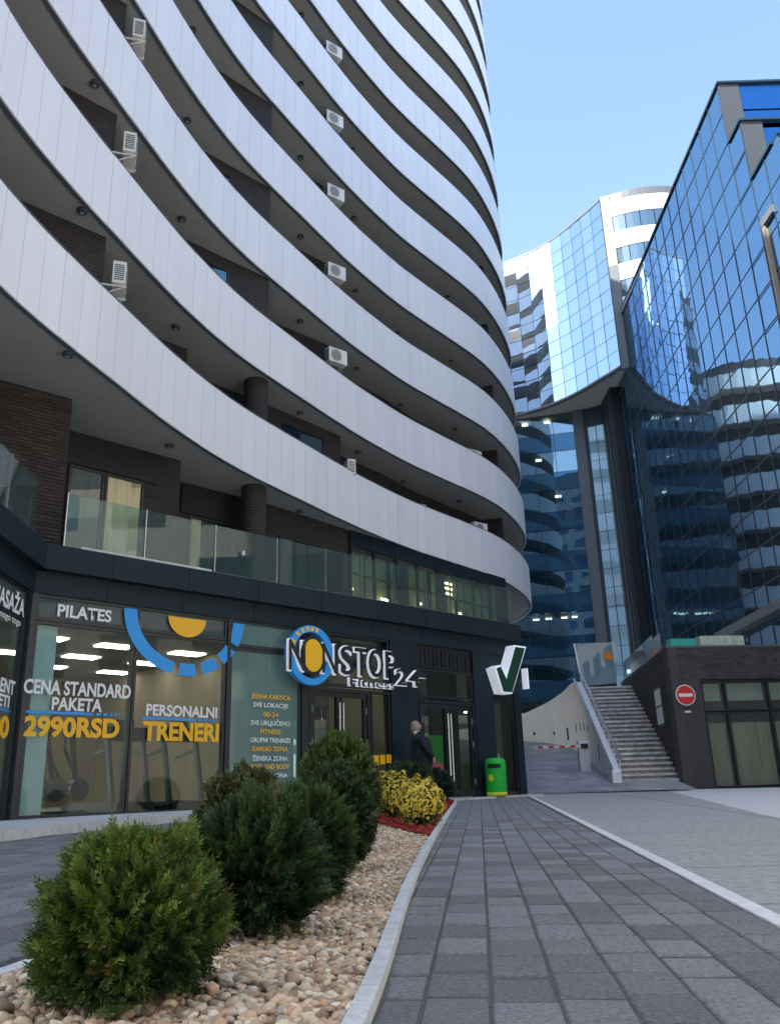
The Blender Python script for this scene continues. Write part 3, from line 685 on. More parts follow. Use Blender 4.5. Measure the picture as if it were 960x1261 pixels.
# individually laid bricks on the near pier
fr, L = seg_frame(TER[1], TER[2]); bl, bh = .265, .072
def brickm(L_, H_, D_=.02, m='brick'):
    mb = MB(); c = .004
    mb.hexa([(0, 0, 0), (L_, 0, 0), (L_, D_, 0), (0, D_, 0)], [(0, 0, H_), (L_, 0, H_), (L_, D_, H_), (0, D_, H_)]); return mb.mesh('brick', m)
bme = brickm(bl-.012, bh-.012); bhalf = brickm(bl/2-.012, bh-.012)
fa = math.atan2(TER[2][1]-TER[1][1], TER[2][0]-TER[1][0]); cnt = 0
for r in range(int((ZA-ZT)/bh)):
    z = ZT+.005+r*bh; s0 = L-(bl if r % 2 else bl/2)
    first = True
    while s0 > L-1.75:
        p = fr(s0+.006, .020); me = bhalf if (first and r % 2 == 0) else bme
        if z+bh < ZA and cnt < 298 and in_view((p[0], p[1], z), 5):
            o = inst('brick', me, (p[0], p[1], z+.006), (0, 0, fa), w); cnt += 1
        s0 -= bl; first = False
# side face bricks (joined, seen edge on)
fr2, L2 = seg_frame(TER[2], TER[3]); mb = MB()
for r in range(int((ZA-ZT)/bh)):
    z = ZT+.011+r*bh; s = -(bl/2 if r % 2 else 0)+.0
    while s < L2:
        a, b = max(s, 0)+.004, min(s+bl-.012, L2)
        if b-a > .03 and z+bh < ZA: mb.fbox(fr2, a, b, .001, .018, z, z+bh-.012)
        s += bl
mb.obj('brick', 'brick', w, kind='stuff')
# terrace doors and curtains
fr, L = seg_frame(TER[4], TER[5])
lint = MB().fbox(fr, .05, L-.55, .002, .06, 7.35, ZA-.01).obj('lintel', 'black', w)
window_in(fr, .22, 1.02, ZT, 7.32, tower, .01, 'terglass', 'curtaing'); window_in(fr, 1.04, 1.95, ZT, 7.32, tower, .01, 'terglass', 'curtain')
fr, L = seg_frame(TER[7], TER[8]); MB().fbox(fr, .05, L-.1, .002, .06, 7.3, ZA-.01).obj('lintel', 'black', w)
window_in(fr, .30, .72, ZT, 7.25, tower, .01, 'terglass', 'curtain'); window_in(fr, .85, 1.6, ZT, 7.25, tower, .01, 'terglass', None)
fr, L = seg_frame(TER[8], TER[9])
window_in(fr, .25, .85, ZT, 7.3, tower, .01, 'terglass', 'curtaing'); window_in(fr, .88, 1.45, ZT, 7.3, tower, .01, 'terglass', None)
# glazed office wall on the terrace
GA, GB = (-1.26, 24.3), (4.15, 31.1)
fr, L = seg_frame(GA, GB); az = math.degrees(math.atan2(GB[0]-GA[0], GB[1]-GA[1]))
gl = tower
def GP(mb, name, m, parent, **k): return mb.obj(name, m, parent, **k)
n = 8; mw = L/n
for i in range(n+1): GP(MB().fbox(fr, i*mw-.035, i*mw+.035, .0, .10, ZT, ZA), 'mullion', 'frame', gl)
GP(MB().fbox(fr, 0, L, .012, .09, 7.62, ZA+.02), 'head_panel', 'darkmetal', gl)
GP(MB().fbox(fr, 0, L, .012, .085, ZT, ZT+.1), 'sill', 'frame', gl)
GP(MB().fbox(fr, 0, L, .02, .08, 6.75, 6.80), 'transom', 'frame', gl)
for i in range(n):
    GP(MB().fbox(fr, i*mw+.035, (i+1)*mw-.035, .04, .05, ZT+.1, 6.75), 'pane', 'terglass', gl)
    GP(MB().fbox(fr, i*mw+.035, (i+1)*mw-.035, .04, .05, 6.80, 7.62), 'pane', 'terglass', gl)
    GP(MB().fbox(fr, i*mw+.05, (i+1)*mw-.05, -.35, -.33, ZT+.05, 7.6) if i in (0, 1, 3, 5, 6, 7) else MB().fbox(fr, i*mw+.2, i*mw+.5, -.35, -.33, ZT+.05, 7.6), 'curtain', 'olive', gl)
GP(MB().fbox(fr, 0, L, -4, -3.9, ZT, ZA), 'back_wall', 'navy', gl)
for (s, o, a, b, z) in ((.08, -.12, .22, .02, 6.32), (.12, -.12, .34, .02, 5.95), (1.58, -.12, .36, .02, 6.22), (1.62, -.12, .34, .02, 6.02), (1.7, -.12, .3, .02, 5.82), (3.55, -.12, .12, .03, 6.36), (5.05, -.12, .42, .03, 7.30), (5.05, -.12, .42, .03, 7.13), (5.08, -.12, .36, .02, 6.95), (5.7, -.12, .26, .03, 6.35), (5.72, -.12, .2, .02, 6.2)):
    GP(MB().fbox(fr, s, s+a, o, o+.01, z, z+.07), 'pendant_lamp', 'lampw', gl)
# short end wall under the tip
T_(wall_run([GB, (4.6, 33.5), (3.6, 37)], ZT, ZA+.03, 'end_wall', 'darkmetal'))
# terrace deck, fascia and coping; shop wall frame: s along, o outwards
SAZ = 45.5; a = rad(SAZ)
dS = (math.sin(a), math.cos(a)); nS = (-math.cos(a), math.sin(a))
SW = lambda s, o: (nS[0]*(13.9-o)+dS[0]*s, nS[1]*(13.9-o)+dS[1]*s)
C0 = SW(5.31, 0)                      # corner where the shopfront turns towards the camera
RAZ = math.degrees(math.atan2(C0[0]+5.86, C0[1]-12.06))    # return wall, running from the near end to the corner
RP0 = (C0[0]-math.sin(rad(RAZ))*14, C0[1]-math.cos(rad(RAZ))*14)
SR = frame(RP0, RAZ)
deck = MB(); dp = [SR(0, .0), SW(5.31, .0), SW(18.15, .1), (4.5, 34), (4.2, 39), (-14, 40), (-16, 0)]
for q_ in ((dp[0], dp[1], dp[5], dp[6]), (dp[1], dp[2], dp[3], dp[4]), (dp[1], dp[4], dp[5])): deck.poly([(x, y, ZT-.02) for x, y in q_]); deck.poly([(x, y, ZT-.3) for x, y in reversed(q_)])
T_(deck.obj('terrace_deck', 'soffit'))
fas = tpart('fascia')
edges = [5.31, 6.6, 8.1, 9.7, 11.3, 12.9, 14.5, 16.1, 18.15]
for a0, b0 in zip(edges, edges[1:]):
    MB().fbox(SW, a0+.005, b0-.005, .0, .24, 4.28, 4.715).obj('fascia_panel', 'darkmetal', fas)
    MB().fbox(SW, a0+.005, b0-.005, .0, .07, 3.90, 4.275).obj('fascia_panel', 'darkmetal', fas)
for a0, b0 in ((14-9.6, 14-6.4), (14-6.4, 14-3.2), (14-3.2, 14.0)):
    MB().fbox(SR, a0+.005, b0-.005-(.0), .0, .24, 4.28, 4.715).obj('fascia_panel', 'darkmetal', fas)
    MB().fbox(SR, a0+.005, b0-.005, .0, .07, 3.90, 4.275).obj('fascia_panel', 'darkmetal', fas)
# building end face, running back from the far corner
EP = SW(18.15, 0); SE = frame(EP, 4)
MB().fbox(SE, .245, 9, .0, .05, 0, 4.715).obj('fascia_panel', 'darkmetal', fas)
MB().fbox(SE, .0, 9, -.5, -.01, 0, 4.69).obj('fascia_panel', 'black', fas)
cop = tpart('coping')
MB().fbox(SW, 6.0, 8.6, .02, .22, 4.717, 4.76).obj('coping_strip', 'kerb', cop)
MB().fbox(SW, 8.61, 18.15, .02, .22, 4.717, 4.735).obj('coping_strip', 'greypier', cop)
MB().fbox(SR, 4, 13.9, .02, .22, 4.717, 4.735).obj('coping_strip', 'greypier', cop)
# glass balustrade
bal = tpart('balustrade')
def rail(frm, s_list, h=.98):
    for s0, s1 in zip(s_list, s_list[1:]):
        MB().fbox(frm, s0+.012, s1-.012, .06, .076, 4.738, 4.738+h).obj('glass_panel', 'railglass', bal)
        for q in (s0,):
            MB().fbox(frm, q-.009, q+.009, .05, .09, 4.735, 4.738+h+.01).obj('edge_clamp', 'steel', bal)
rail(SW, [5.75, 7.25, 8.75, 10.25, 11.55, 12.6, 13.65, 14.7, 15.6, 16.5, 17.3, 18.1])
rail(SR, [5.2, 6.7, 8.2, 9.7, 11.2, 12.45, 13.65])
MB().fbox(SW, 9.35, 9.39, .1, .16, 5.2, 5.28).obj('fitting', 'white', bal)

# ---- shopfront
shop = tpart('shopfront')
def zs(s):    # floor under the glazing
    p = SW(s, .3); return plat_z(*p)
def sbox(s0, s1, o0, o1, z0, z1, name, m, parent=shop, fr=SW, **k): return MB().fbox(fr, s0, s1, o0, o1, z0, z1).obj(name, m, parent, **k)
def glazing(s0, s1, z0, z1, m, fr=SW, name='window'):
    w = .05; f = MB()
    f.fbox(fr, s0, s0+w, -.06, .03, z0, z1); f.fbox(fr, s1-w, s1, -.06, .03, z0, z1)
    f.fbox(fr, s0+w, s1-w, -.058, .028, z0, z0+w*1.3); f.fbox(fr, s0+w, s1-w, -.058, .028, z1-w, z1)
    fo = f.obj(name, 'frame', shop)
    MB().fbox(fr, s0+w, s1-w, -.02, -.008, z0+w*1.3, z1-w).obj('pane', m, fo); return fo
ZB = .36
sbox(5.2, 18.15, -.20, -.02, .0, ZB+.04, 'plinth', 'black'); sbox(14-9.6, 14, -.2, -.02, .0, ZB+.02, 'plinth', 'black', fr=SR)
winA = glazing(5.42, 7.20, ZB, 3.45, 'shopglass'); winA2 = glazing(5.42, 7.20, 3.46, 3.9, 'greyfilm')
winB = glazing(7.22, 9.12, ZB, 3.45, 'shopglass'); winB2 = glazing(7.22, 9.12, 3.46, 3.9, 'greyfilm')
winC = glazing(9.20, 10.92, ZB, 3.36, 'shopfilm'); winC2 = glazing(9.20, 10.92, 3.37, 3.9, 'shopfilm')
sbox(5.31, 5.41, -.1, .05, ZB, 3.9, 'corner_post', 'frame'); sbox(9.125, 9.195, -.08, .06, ZB, 3.9, 'mullion', 'frame')
sbox(10.93, 11.10, -.1, .06, ZB, 3.9, 'mullion', 'frame')

sbox(5.46, 5.84, -.30, -.06, ZB+.05, 3.4, 'interior_column', 'mint'); sbox(5.46, 5.84, -.30, -.06, 3.5, 3.88, 'interior_column', 'mint')
# gym entrance: transom window, double leaf door
def door(s0, s1, zt, double=True, glass='doorglass', handles=True, fixed=None):
    w = .075; f = MB(); zb = zs((s0+s1)/2)+.01
    f.fbox(SW, s0, s0+w, -.08, .05, zb, zt); f.fbox(SW, s1-w, s1, -.08, .05, zb, zt); f.fbox(SW, s0+w, s1-w, -.078, .048, zt-w, zt)
    fo = f.obj('door_frame', 'frame', shop)
    mid = (s0+s1)/2; lv = [(s0+w+.005, mid-.004), (mid+.004, s1-w-.005)] if double else [(s0+w+.005, s1-w-.005)]
    for j, (a1, b1) in enumerate(lv):
        l = MB(); q = .09
        l.fbox(SW, a1, a1+q, -.05, .02, zb+.02, zt-w-.005); l.fbox(SW, b1-q, b1, -.05, .02, zb+.02, zt-w-.005)
        l.fbox(SW, a1+q, b1-q, -.049, .019, zb+.02, zb+.16); l.fbox(SW, a1+q, b1-q, -.049, .019, zt-w-.1, zt-w-.005)
        lo = l.obj('door', 'frame', shop)
        MB().fbox(SW, a1+q, b1-q, -.02, -.008, zb+.16, zt-w-.1).obj('pane', glass, lo)
        if handles:
            x = b1-.045 if (j == 0 and double) else a1+.045
            h = MB(); p = SW(x, .085); h.tube((p[0], p[1], zb+.25), (p[0], p[1], zt-.3), .018, 8)
            for zz in (zb+.5, zt-.6):
                p2 = SW(x, .02); h.tube((p2[0], p2[1], zz), (p[0], p[1], zz), .012, 6)
            h.obj('pull_handle', 'steel', lo)
        hx = a1+.02 if (j == 0) else b1-.02
        hg = MB()
        for zz in (zb+.35, zb+1.2, zt-.45):
            p = SW(hx, .035); hg.tube((p[0], p[1], zz-.07), (p[0], p[1], zz+.07), .014, 6)
        hg.obj('hinge', 'steel', lo)
    return fo
door(11.12, 12.82, 2.72); glazing(11.12, 13.44, 2.76, 3.9, 'doorglass'); glazing(12.86, 13.44, zs(13)+.01, 2.72, 'doorglass')
sbox(13.46, 14.32, -.2, .06, .3, 3.9, 'pillar', 'darkmetal')
door(14.36, 16.30, 2.62); glazing(14.36, 16.30, 2.66, 3.34, 'doorglass'); sbox(14.36, 16.30, -.06, .0, 3.36, 3.9, 'head_panel', 'black')
sbox(16.32, 17.02, -.2, .06, .3, 3.9, 'pillar', 'darkmetal')
glazing(17.04, 17.86, zs(17.4)+.02, 2.72, 'doorglass'); sbox(17.04, 17.86, -.06, .02, 2.74, 3.9, 'head_panel', 'darkmetal')
sbox(17.88, 18.15, -.2, .06, .3, 3.9, 'pillar', 'darkmetal')
# awning ripple panel above the second door
aw = MB()
for i in range(12): aw.fbox(SW, 14.5+i*.145, 14.5+i*.145+.07, .0, .02+.012*(i % 2), 3.4, 3.8)
aw.obj('folded_awning', 'frame', shop)
# left (near) shop
wl = []
for a0, b0 in ((11.9, 13.86), (9.9, 11.88), (7.9, 9.88)):
    wl.append(glazing(a0, b0, ZB, 3.45, 'shopglass', SR)); glazing(a0, b0, 3.46, 3.9, 'greyfilm', SR)
sbox(13.87, 14.0, -.1, .05, ZB, 3.9, 'corner_post', 'frame', fr=SR)
# interiors
gym = tpart('gym_room')
def ib(s0, s1, o0, o1, z0, z1, name, m, par=gym): return MB().fbox(SW, s0, s1, o0, o1, z0, z1).obj(name, m, par)
ib(-1.5, 11.0, -12, -.1, ZB-.05, ZB, 'floor', 'gymfloor'); ib(-1.5, 13.4, -12, -.25, 3.80, 3.86, 'ceiling', 'gymceil'); ib(3.5, 14, -9.1, -9, ZB, 3.8, 'back_wall', 'gymwall')
ib(10.95, 11.0, -9, -.3, ZB, 3.8, 'side_wall', 'gymwall')
for (x, y) in ((-7.06, 17.12), (-6.06, 18.34), (-7.24, 19.62), (-8.51, 20.96), (-7.34, 22.3), (-4.8, 19.64), (-6.11, 20.94), (-5.27, 23.2), (-9.2, 17.5), (-8.6, 18.6)):
    MB().fbox(frame((x, y), SAZ), -.38, .38, -.21, .21, 3.77, 3.795).obj('ceiling_lamp', 'lamp', gym)
hall = tpart('entrance_hall')
ib(11.0, 13.5, -4.1, -4, .4, 3.8, 'back_wall', 'hall', hall); ib(14.2, 16.5, -3.1, -3, .4, 3.8, 'back_wall', 'hall', hall); ib(16.9, 18.0, -2.1, -2, .4, 3.8, 'back_wall', 'navy', hall)
ib(14.2, 16.5, -3, -.2, 3.76, 3.8, 'ceiling', 'gymceil', hall); ib(11, 18, -4, -.2, .33, .38, 'floor', 'gymfloor', hall)
ib(14.8, 15.6, -1.6, -1.5, 3.70, 3.74, 'ceiling_lamp', 'lamp', hall); ib(11.6, 12.4, -2.2, -2.1, 3.70, 3.74, 'ceiling_lamp', 'lamp', hall); ib(17.1, 17.5, -1, -.9, 2.5, 2.53, 'ceiling_lamp', 'lamp', hall)
ib(12.15, 12.5, -3.98, -3.96, 1.1, 1.7, 'poster', 'blueposter', hall); ib(15.6, 16.1, -.9, -.88, .4, 1.9, 'poster', 'bingreen', hall)

# treadmills behind the glass
def treadmill(s, o, az_, label):
    p = SW(s, o); r = empty('treadmill', (p[0], p[1], ZB), -rad(az_), label, 'treadmill', 'treadmills inside the gym')
    MB().box(-.38, .38, -.9, .9, .03, .20).obj('deck', 'gymblk', r); MB().box(-.26, .26, -.85, .6, .201, .215).obj('belt', 'gymgrn', r)
    for sx in (-.36, .36): MB().beam((sx, .75, .1), (sx, .45, 1.35), .07, .09).obj('upright', 'gymgrn', r); MB().beam((sx, .45, 1.12), (sx, -.15, 1.0), .05).obj('handrail', 'gymblk', r)
    c = MB().beam((-.42, .45, 1.38), (.42, .45, 1.38), .12, .25).obj('console', 'gymblk', r); MB().beam((-.2, .40, 1.50), (.2, .40, 1.50), .03, .28).obj('screen', 'gymgrn', c)
def bike(s, o, az_, label):
    p = SW(s, o); r = empty('elliptical_trainer', (p[0], p[1], ZB), -rad(az_), label, 'exercise machine', 'ellipticals inside the gym')
    MB().box(-.3, .3, -.7, .7, .03, .10).obj('base', 'gymblk', r)
    MB().lathe((0, .5, .45), [(.0, -.05), (.05, -.05)], 8).tube((-.06, .5, .45), (.06, .5, .45), .20, 20).obj('flywheel', 'gymgrn', r)
    MB().tube((0, .5, .3), (0, .25, 1.55), .05, 8).obj('mast', 'gymblk', r)
    for sx in (-.22, .22):
        MB().tube((sx, .45, .35), (sx, -.05, 1.15), .03, 8).tube((sx, -.05, 1.15), (sx*1.1, .0, 1.7), .025, 8).obj('arm', 'gymgrn', r); MB().box(sx-.08, sx+.08, -.55, -.1, .28, .33).obj('pedal', 'gymblk', r)
    MB().box(-.14, .14, .18, .24, 1.45, 1.65).obj('console', 'gymblk', r)
bike(5.95, -1.1, 60, 'elliptical machine behind the left end of the price window, next to the mint column')
bike(6.65, -1.5, 30, 'elliptical machine behind the right end of the price window')
treadmill(7.55, -1.3, 130, 'treadmill at the left end of the personal trainers window')
treadmill(8.6, -1.2, 130, 'treadmill at the right end of the personal trainers window')
bike(6.25, -3.3, 10, 'elliptical machine deeper in the gym, behind the front machines')

# ---- window lettering and graphics (flat vinyl)
def vinyl(txt, s, z, size, m, parent, fr=SW, az_=SAZ, sx=1., bold=.012, o=.004, name='lettering', spacing=1.):
    me = text_mesh(txt, size, m, sx, bold*size, 0.0, spacing=spacing); return on_wall(fr, az_, me, s, o, z, name, parent)
def fit(txt, s0, s1, z, h, m, parent, bold=.03, **k):
    """text fitted into a width with cap height h"""
    size = h/.70; me = text_mesh(txt, size, m, 1, bold*size); xs_ = [v.co.x for v in me.vertices]; w_ = max(xs_)-min(xs_)
    c_ = (max(xs_)+min(xs_))/2; ys_ = [v.co.y for v in me.vertices]; cy_ = (max(ys_)+min(ys_))/2
    me.transform(Matrix.Translation((-c_, -cy_, 0))); me.transform(Matrix.Diagonal(((s1-s0)/w_, 1, 1, 1)))
    return on_wall(k.get('fr', SW), k.get('az_', SAZ), me, (s0+s1)/2, k.get('o', .004), z, 'lettering', parent)
shop_id = shop
VO = .034
fit('PILATES', 5.77, 6.73, 3.66, .20, 'vwhite', winA2, o=VO)
fit('CENA STANDARD', 5.33, 7.17, 2.38, .215, 'vwhite', winA, o=VO+.03); fit('PAKETA', 5.82, 6.68, 2.13, .20, 'vwhite', winA, o=VO)
fit('2990RSD', 5.40, 7.02, 1.76, .29, 'vyellow', winA, o=VO, bold=.04)
fit('PERSONALNI', 7.50, 8.95, 2.10, .185, 'vwhite', winB, o=VO); fit('TRENERI', 7.46, 9.0, 1.74, .30, 'vyellow', winB, o=VO, bold=.04)
def bar(s0, s1, z, parent, fr=SW):
    MB().fbox(fr, s0, s0+(s1-s0)*.70, VO, VO+.003, z-.022, z+.022).obj('underline', 'vblue', parent)
    t = s0+(s1-s0)*.73
    for w_ in (.05, .05, .03, .02, .012):
        wq = (s1-s0)*w_*1.0; MB().fbox(fr, t, t+wq, VO, VO+.003, z-.022, z+.022).obj('underline', 'vblue', parent); t += wq+(s1-s0)*.022
bar(5.36, 7.04, 1.985, winA); bar(7.43, 8.97, 1.955, winB)
rows = [('JEDNA KARTICA', 'y'), ('SVE LOKACIJE', 'w'), ('00-24', 'y'), ('SVE UKLJUČENO', 'w'), ('FITNESS', 'y'), ('GRUPNI TRENINZI', 'w'), ('KARDIO ZONA', 'y'), ('ŽENSKA ZONA', 'w'), ('MIND AND BODY', 'y'), ('POWER ZONA', 'w')]
for i, (t_, c_) in enumerate(rows):
    wd = {'00-24': .36, 'FITNESS': .48}.get(t_, .94 if len(t_) > 12 else .84)
    fit(t_, 10.18-wd/2, 10.18+wd/2, 2.44-i*.163, .085, 'vyellow' if c_ == 'y' else 'vwhite', winC, o=VO, bold=.02)
# ring graphic: solid arc, dashes, half sun
def arc(c_s, c_z, r0, r1, a0, a1, m, parent, name, sy=1.0, n=14, o=VO+.012):
    mb = MB(); pts = []
    for i in range(n+1): a_ = rad(a0+(a1-a0)*i/n); pts.append((math.cos(a_), math.sin(a_)))
    for (x0, y0), (x1, y1) in zip(pts, pts[1:]):
        P = [(c_s+x0*r0, c_z+y0*r0*sy), (c_s+x0*r1, c_z+y0*r1*sy), (c_s+x1*r1, c_z+y1*r1*sy), (c_s+x1*r0, c_z+y1*r0*sy)]
        b = [(*SW(p[0], o), p[1]) for p in P]; t = [(*SW(p[0], o+.004), p[1]) for p in P]; mb.hexa(b, t)
    return mb.obj(name, m, parent)
CS, CZ = 8.22, 3.86
arc(CS, CZ, 1.02, 1.27, 181, 258, 'vblue', winB2, 'ring_arc', .89)
for a0, a1 in ((264, 281), (288, 305), (311, 328), (334, 358)): arc(CS, CZ, 1.02, 1.27, a0, a1, 'vblue', winB2, 'ring_dash', .89, 5)
arc(CS+.01, 3.80, 0.001, .40, 180, 360, 'vyellow', winB2, 'half_sun', .89, 24)
# lettering on the near left shop
wz = wl[0]
fit('MASAŽA', 12.45, 13.72, 3.60, .26, 'vwhite', wz, fr=SR, az_=RAZ, o=VO); fit('i još mnogo toga', 12.2, 13.62, 3.30, .10, 'vwhite', wz, fr=SR, az_=RAZ, o=VO, bold=.01)
fit('STUDENT', 12.3, 13.66, 2.30, .20, 'vwhite', wz, fr=SR, az_=RAZ, o=VO); fit('PAKETI', 12.5, 13.5, 2.08, .17, 'vwhite', wz, fr=SR, az_=RAZ, o=VO)
fit('2490', 12.2, 13.6, 1.70, .30, 'vyellow', wz, fr=SR, az_=RAZ, o=VO, bold=.04); bar(12.0, 13.6, 1.95, wz, SR)

# ---- NONSTOP sign
sg = empty('gym_sign', (*SW(11.2, .1), 3.0), 0, 'NONSTOP 24 Fitness sign with blue ring and yellow oval over the gym entrance', 'sign')
def SG(o): o.parent = sg; o.matrix_parent_inverse = sg.matrix_basis.inverted(); return o
def sarc(cs, cz, r0, r1, a0, a1, m, name, sy, o0, o1, n=40):
    mb = MB(); P_ = [(math.cos(rad(a0+(a1-a0)*i/n)), math.sin(rad(a0+(a1-a0)*i/n))) for i in range(n+1)]
    for (x0, y0), (x1, y1) in zip(P_, P_[1:]):
        P = [(cs+x0*r0[0], cz+y0*r0[1]), (cs+x0*r1[0], cz+y0*r1[1]), (cs+x1*r1[0], cz+y1*r1[1]), (cs+x1*r0[0], cz+y1*r0[1])]
        mb.hexa([(*SW(p[0], o0), p[1]) for p in P], [(*SW(p[0], o1), p[1]) for p in P])
    return SG(mb.obj(name, m))
sarc(10.97, 3.31, (.44, .475), (.60, .61), 0, 360, 'signblue', 'ring', 1, .20, .32)
for i, a_ in enumerate((70, 84, 98, 112, 128, 150)): sarc(10.97, 3.31, (.47, .50), (.57, .585), a_, a_+8, 'signy', 'ring_mark', 1, .321, .325, 4)
sarc(10.99, 3.30, (.001, .001), (.25, .335), 0, 360, 'signy', 'yellow_oval', 1, .33, .36, 30)
sarc(10.99, 3.30, (.251, .336), (.31, .40), 0, 360, 'signdk', 'oval_rim', 1, .32, .345, 30)
def letter(t_, s0, s1, z, h, o=.30):
    for j, (m, bo, dp_, oo) in enumerate((('signw', .028, .05, o), ('signdk', -.004, .012, o+.062))):
        size = h/.70; me = text_mesh(t_, size, m, 1, bo*size if j == 0 else .004*size, dp_/2); xs_ = [v.co.x for v in me.vertices]; ys_ = [v.co.y for v in me.vertices]
        me.transform(Matrix.Translation((-(max(xs_)+min(xs_))/2, -(max(ys_)+min(ys_))/2, 0))); k_ = (s1-s0)/(max(xs_)-min(xs_)); me.transform(Matrix.Diagonal((k_*(1 if j == 0 else .985), 1, 1, 1)))
        if j: tx.append(me); continue
        SG(on_wall(SW, SAZ, me, (s0+s1)/2, oo, z, 'letter_edge', None)); tx = []
    SG(on_wall(SW, SAZ, tx[0], (s0+s1)/2, oo, z, 'letter_face', None))
letter('N', 10.36, 10.78, 3.27, .62); letter('N', 11.22, 11.62, 3.27, .62); letter('S', 11.72, 12.08, 3.27, .60); letter('T', 12.12, 12.48, 3.27, .60); letter('O', 12.52, 12.95, 3.27, .60); letter('P', 13.02, 13.38, 3.27, .60)
letter('Fitness', 12.0, 13.36, 2.84, .17, .26); letter('24', 13.30, 14.05, 3.02, .36, .34); letter('-', 14.1, 14.28, 3.05, .05, .34)
bk = MB()
for s_ in (10.6, 11.4, 12.3, 13.2): bk.fbox(SW, s_-.015, s_+.015, .03, .27, 3.2, 3.24)
bk.fbox(SW, 10.5, 13.3, .10, .13, 3.18, 3.21); SG(bk.obj('mounting_rail', 'frame'))
# ---- check mark sign
vs = empty('check_mark_sign', (*SW(17.3, .1), 3.4), 0, 'dark green check mark sign with thick white edges on the last shop pillar', 'sign')
V_ = [(16.74, 3.47), (16.98, 3.56), (17.17, 3.28), (17.62, 4.12), (18.12, 4.12), (17.38, 2.86), (17.0, 2.86)]
def prism(P, o0, o1, m, name, inset=0):
    c = (sum(p[0] for p in P)/len(P), sum(p[1] for p in P)/len(P)); mb = MB(); n = len(P)
    mb.poly([(*SW(s, o1), z) for s, z in P]); mb.poly([(*SW(s, o0), z) for s, z in reversed(P)])
    for i in range(n): p, q = P[i], P[(i+1) % n]; mb.quad((*SW(p[0], o0), p[1]), (*SW(q[0], o0), q[1]), (*SW(q[0], o1), q[1]), (*SW(p[0], o1), p[1]))
    o = mb.obj(name, m); o.parent = vs; o.matrix_parent_inverse = vs.matrix_basis.inverted(); return o
prism(V_, .12, .40, 'signw', 'white_edge')
prism([(16.82, 3.46), (16.97, 3.51), (17.18, 3.20), (17.65, 4.07), (18.03, 4.07), (17.36, 2.90), (17.03, 2.90)], .401, .425, 'signgreen', 'green_face')
MBb = MB().fbox(SW, 17.3, 17.36, .06, .12, 3.3, 3.4); o = MBb.obj('bracket', 'frame'); o.parent = vs; o.matrix_parent_inverse = vs.matrix_basis.inverted()
lb = MB().fbox(SW, 18.2, 18.25, .12, .30, 3.05, 3.58); o = lb.obj('lightbox_sign', 'signw'); tag(o, 'small white projecting box sign on the building corner right of the green check mark', 'sign')
# intercom, yellow strip posters
sbox(14.36-.22, 14.36-.08, .065, .10, 1.15, 1.75, 'intercom_panel', 'steelbox')
for i in range(3): MB().fbox(SW, 12.90+i*.19, 12.90+i*.19+.15, .032, .036, 1.16+.02*i, 1.36+.01*i).obj('yellow_sticker', 'vyellow', shop)

# ---- air conditioners
def ac_unit(p, az_, label, first=[None]):
    if first[0] is None:
        r = empty('air_conditioner', p, -rad(az_), label, 'air conditioner', 'air conditioners hung beside the balconies')
        MB().box(-.40, .40, -.15, .15, 0, .58).obj('casing', 'acwhite', r)
        g_ = MB().tube((-.08, -.152, .29), (-.08, -.160, .29), .22, 22).obj('fan_grille', 'acdark', r)
        sl = MB()
        for i in range(9): sl.box(-.32, .16, -.172, -.162, .07+i*.055, .085+i*.055)
        sl.obj('louvre', 'acwhite', g_)
        sv_ = MB()
        for i in range(8): sv_.box(-.412, -.402, -.11, .11, .08+i*.055, .10+i*.055)
        sv_.obj('side_louvre', 'acdark', r)
        b = MB()
        for x in (-.28, .28): b.beam((x, -.17, -.02), (x, .40, -.02), .035); b.beam((x, .38, -.02), (x, .38, -.32), .03); b.beam((x, -.12, -.03), (x, .38, -.30), .02)
        b.obj('bracket', 'acwhite', r); MB().tube((.3, .1, .1), (.33, .3, -.5), .02, 6).obj('pipe', 'acdark', r)
        first[0] = r; r.scale = (.82,)*3; return r
    s_ = first[0]; r = s_.copy(); COL.objects.link(r); r.location = p; r.rotation_euler = (0, 0, -rad(az_)); r['label'] = label
    def cp(src, dst):
        for ch in src.children:
            if ch.parent == src:
                c = ch.copy(); COL.objects.link(c); c.parent = dst; cp(ch, c)
    cp(s_, r); return r
fl = ['lowest', 'second', 'third', 'fourth', 'fifth', 'sixth']
for k in range(1, 4): ac_unit((-5.13, 14.25, ZA+k*FH-1.08+(0 if k == 1 else .08)), 252, 'white air conditioner on the left brick pier in the %s balcony gap from the bottom' % fl[k-1] if k > 1 else 'white air conditioner with slatted grille on the left brick pier, lowest of its column')
for k in range(2, 8): ac_unit((-1.50, 23.15, ZA+k*FH-1.02), -38, 'cream air conditioner in the middle of the facade, number %s upwards in its vertical row' % ['', 'one', 'two', 'three', 'four', 'five', 'six', 'seven'][k-1])
ac_unit((-1.2, 23.95, ZA+FH-1.42), 252, 'air conditioner seen edge on in the lowest balcony gap, left of two others')
ac_unit((.95, 28.2, ZA+FH-1.38), -38, 'air conditioner peeping over the lowest band left of the rightmost one')
ac_unit((3.35, 30.75, ZA+FH-1.36), -38, 'rightmost air conditioner peeping over the lowest white band')
ac_unit((3.3, 30.6, ZA+2*FH-1.45), -38, 'air conditioner just visible over the second white band near the tip')

# move the tower's origin to its base
tower.location = (-6, 14, ground_z(-6, 14))
for ch in tower.children: ch.matrix_parent_inverse = Matrix.Translation(tower.location).inverted() @ ch.matrix_parent_inverse

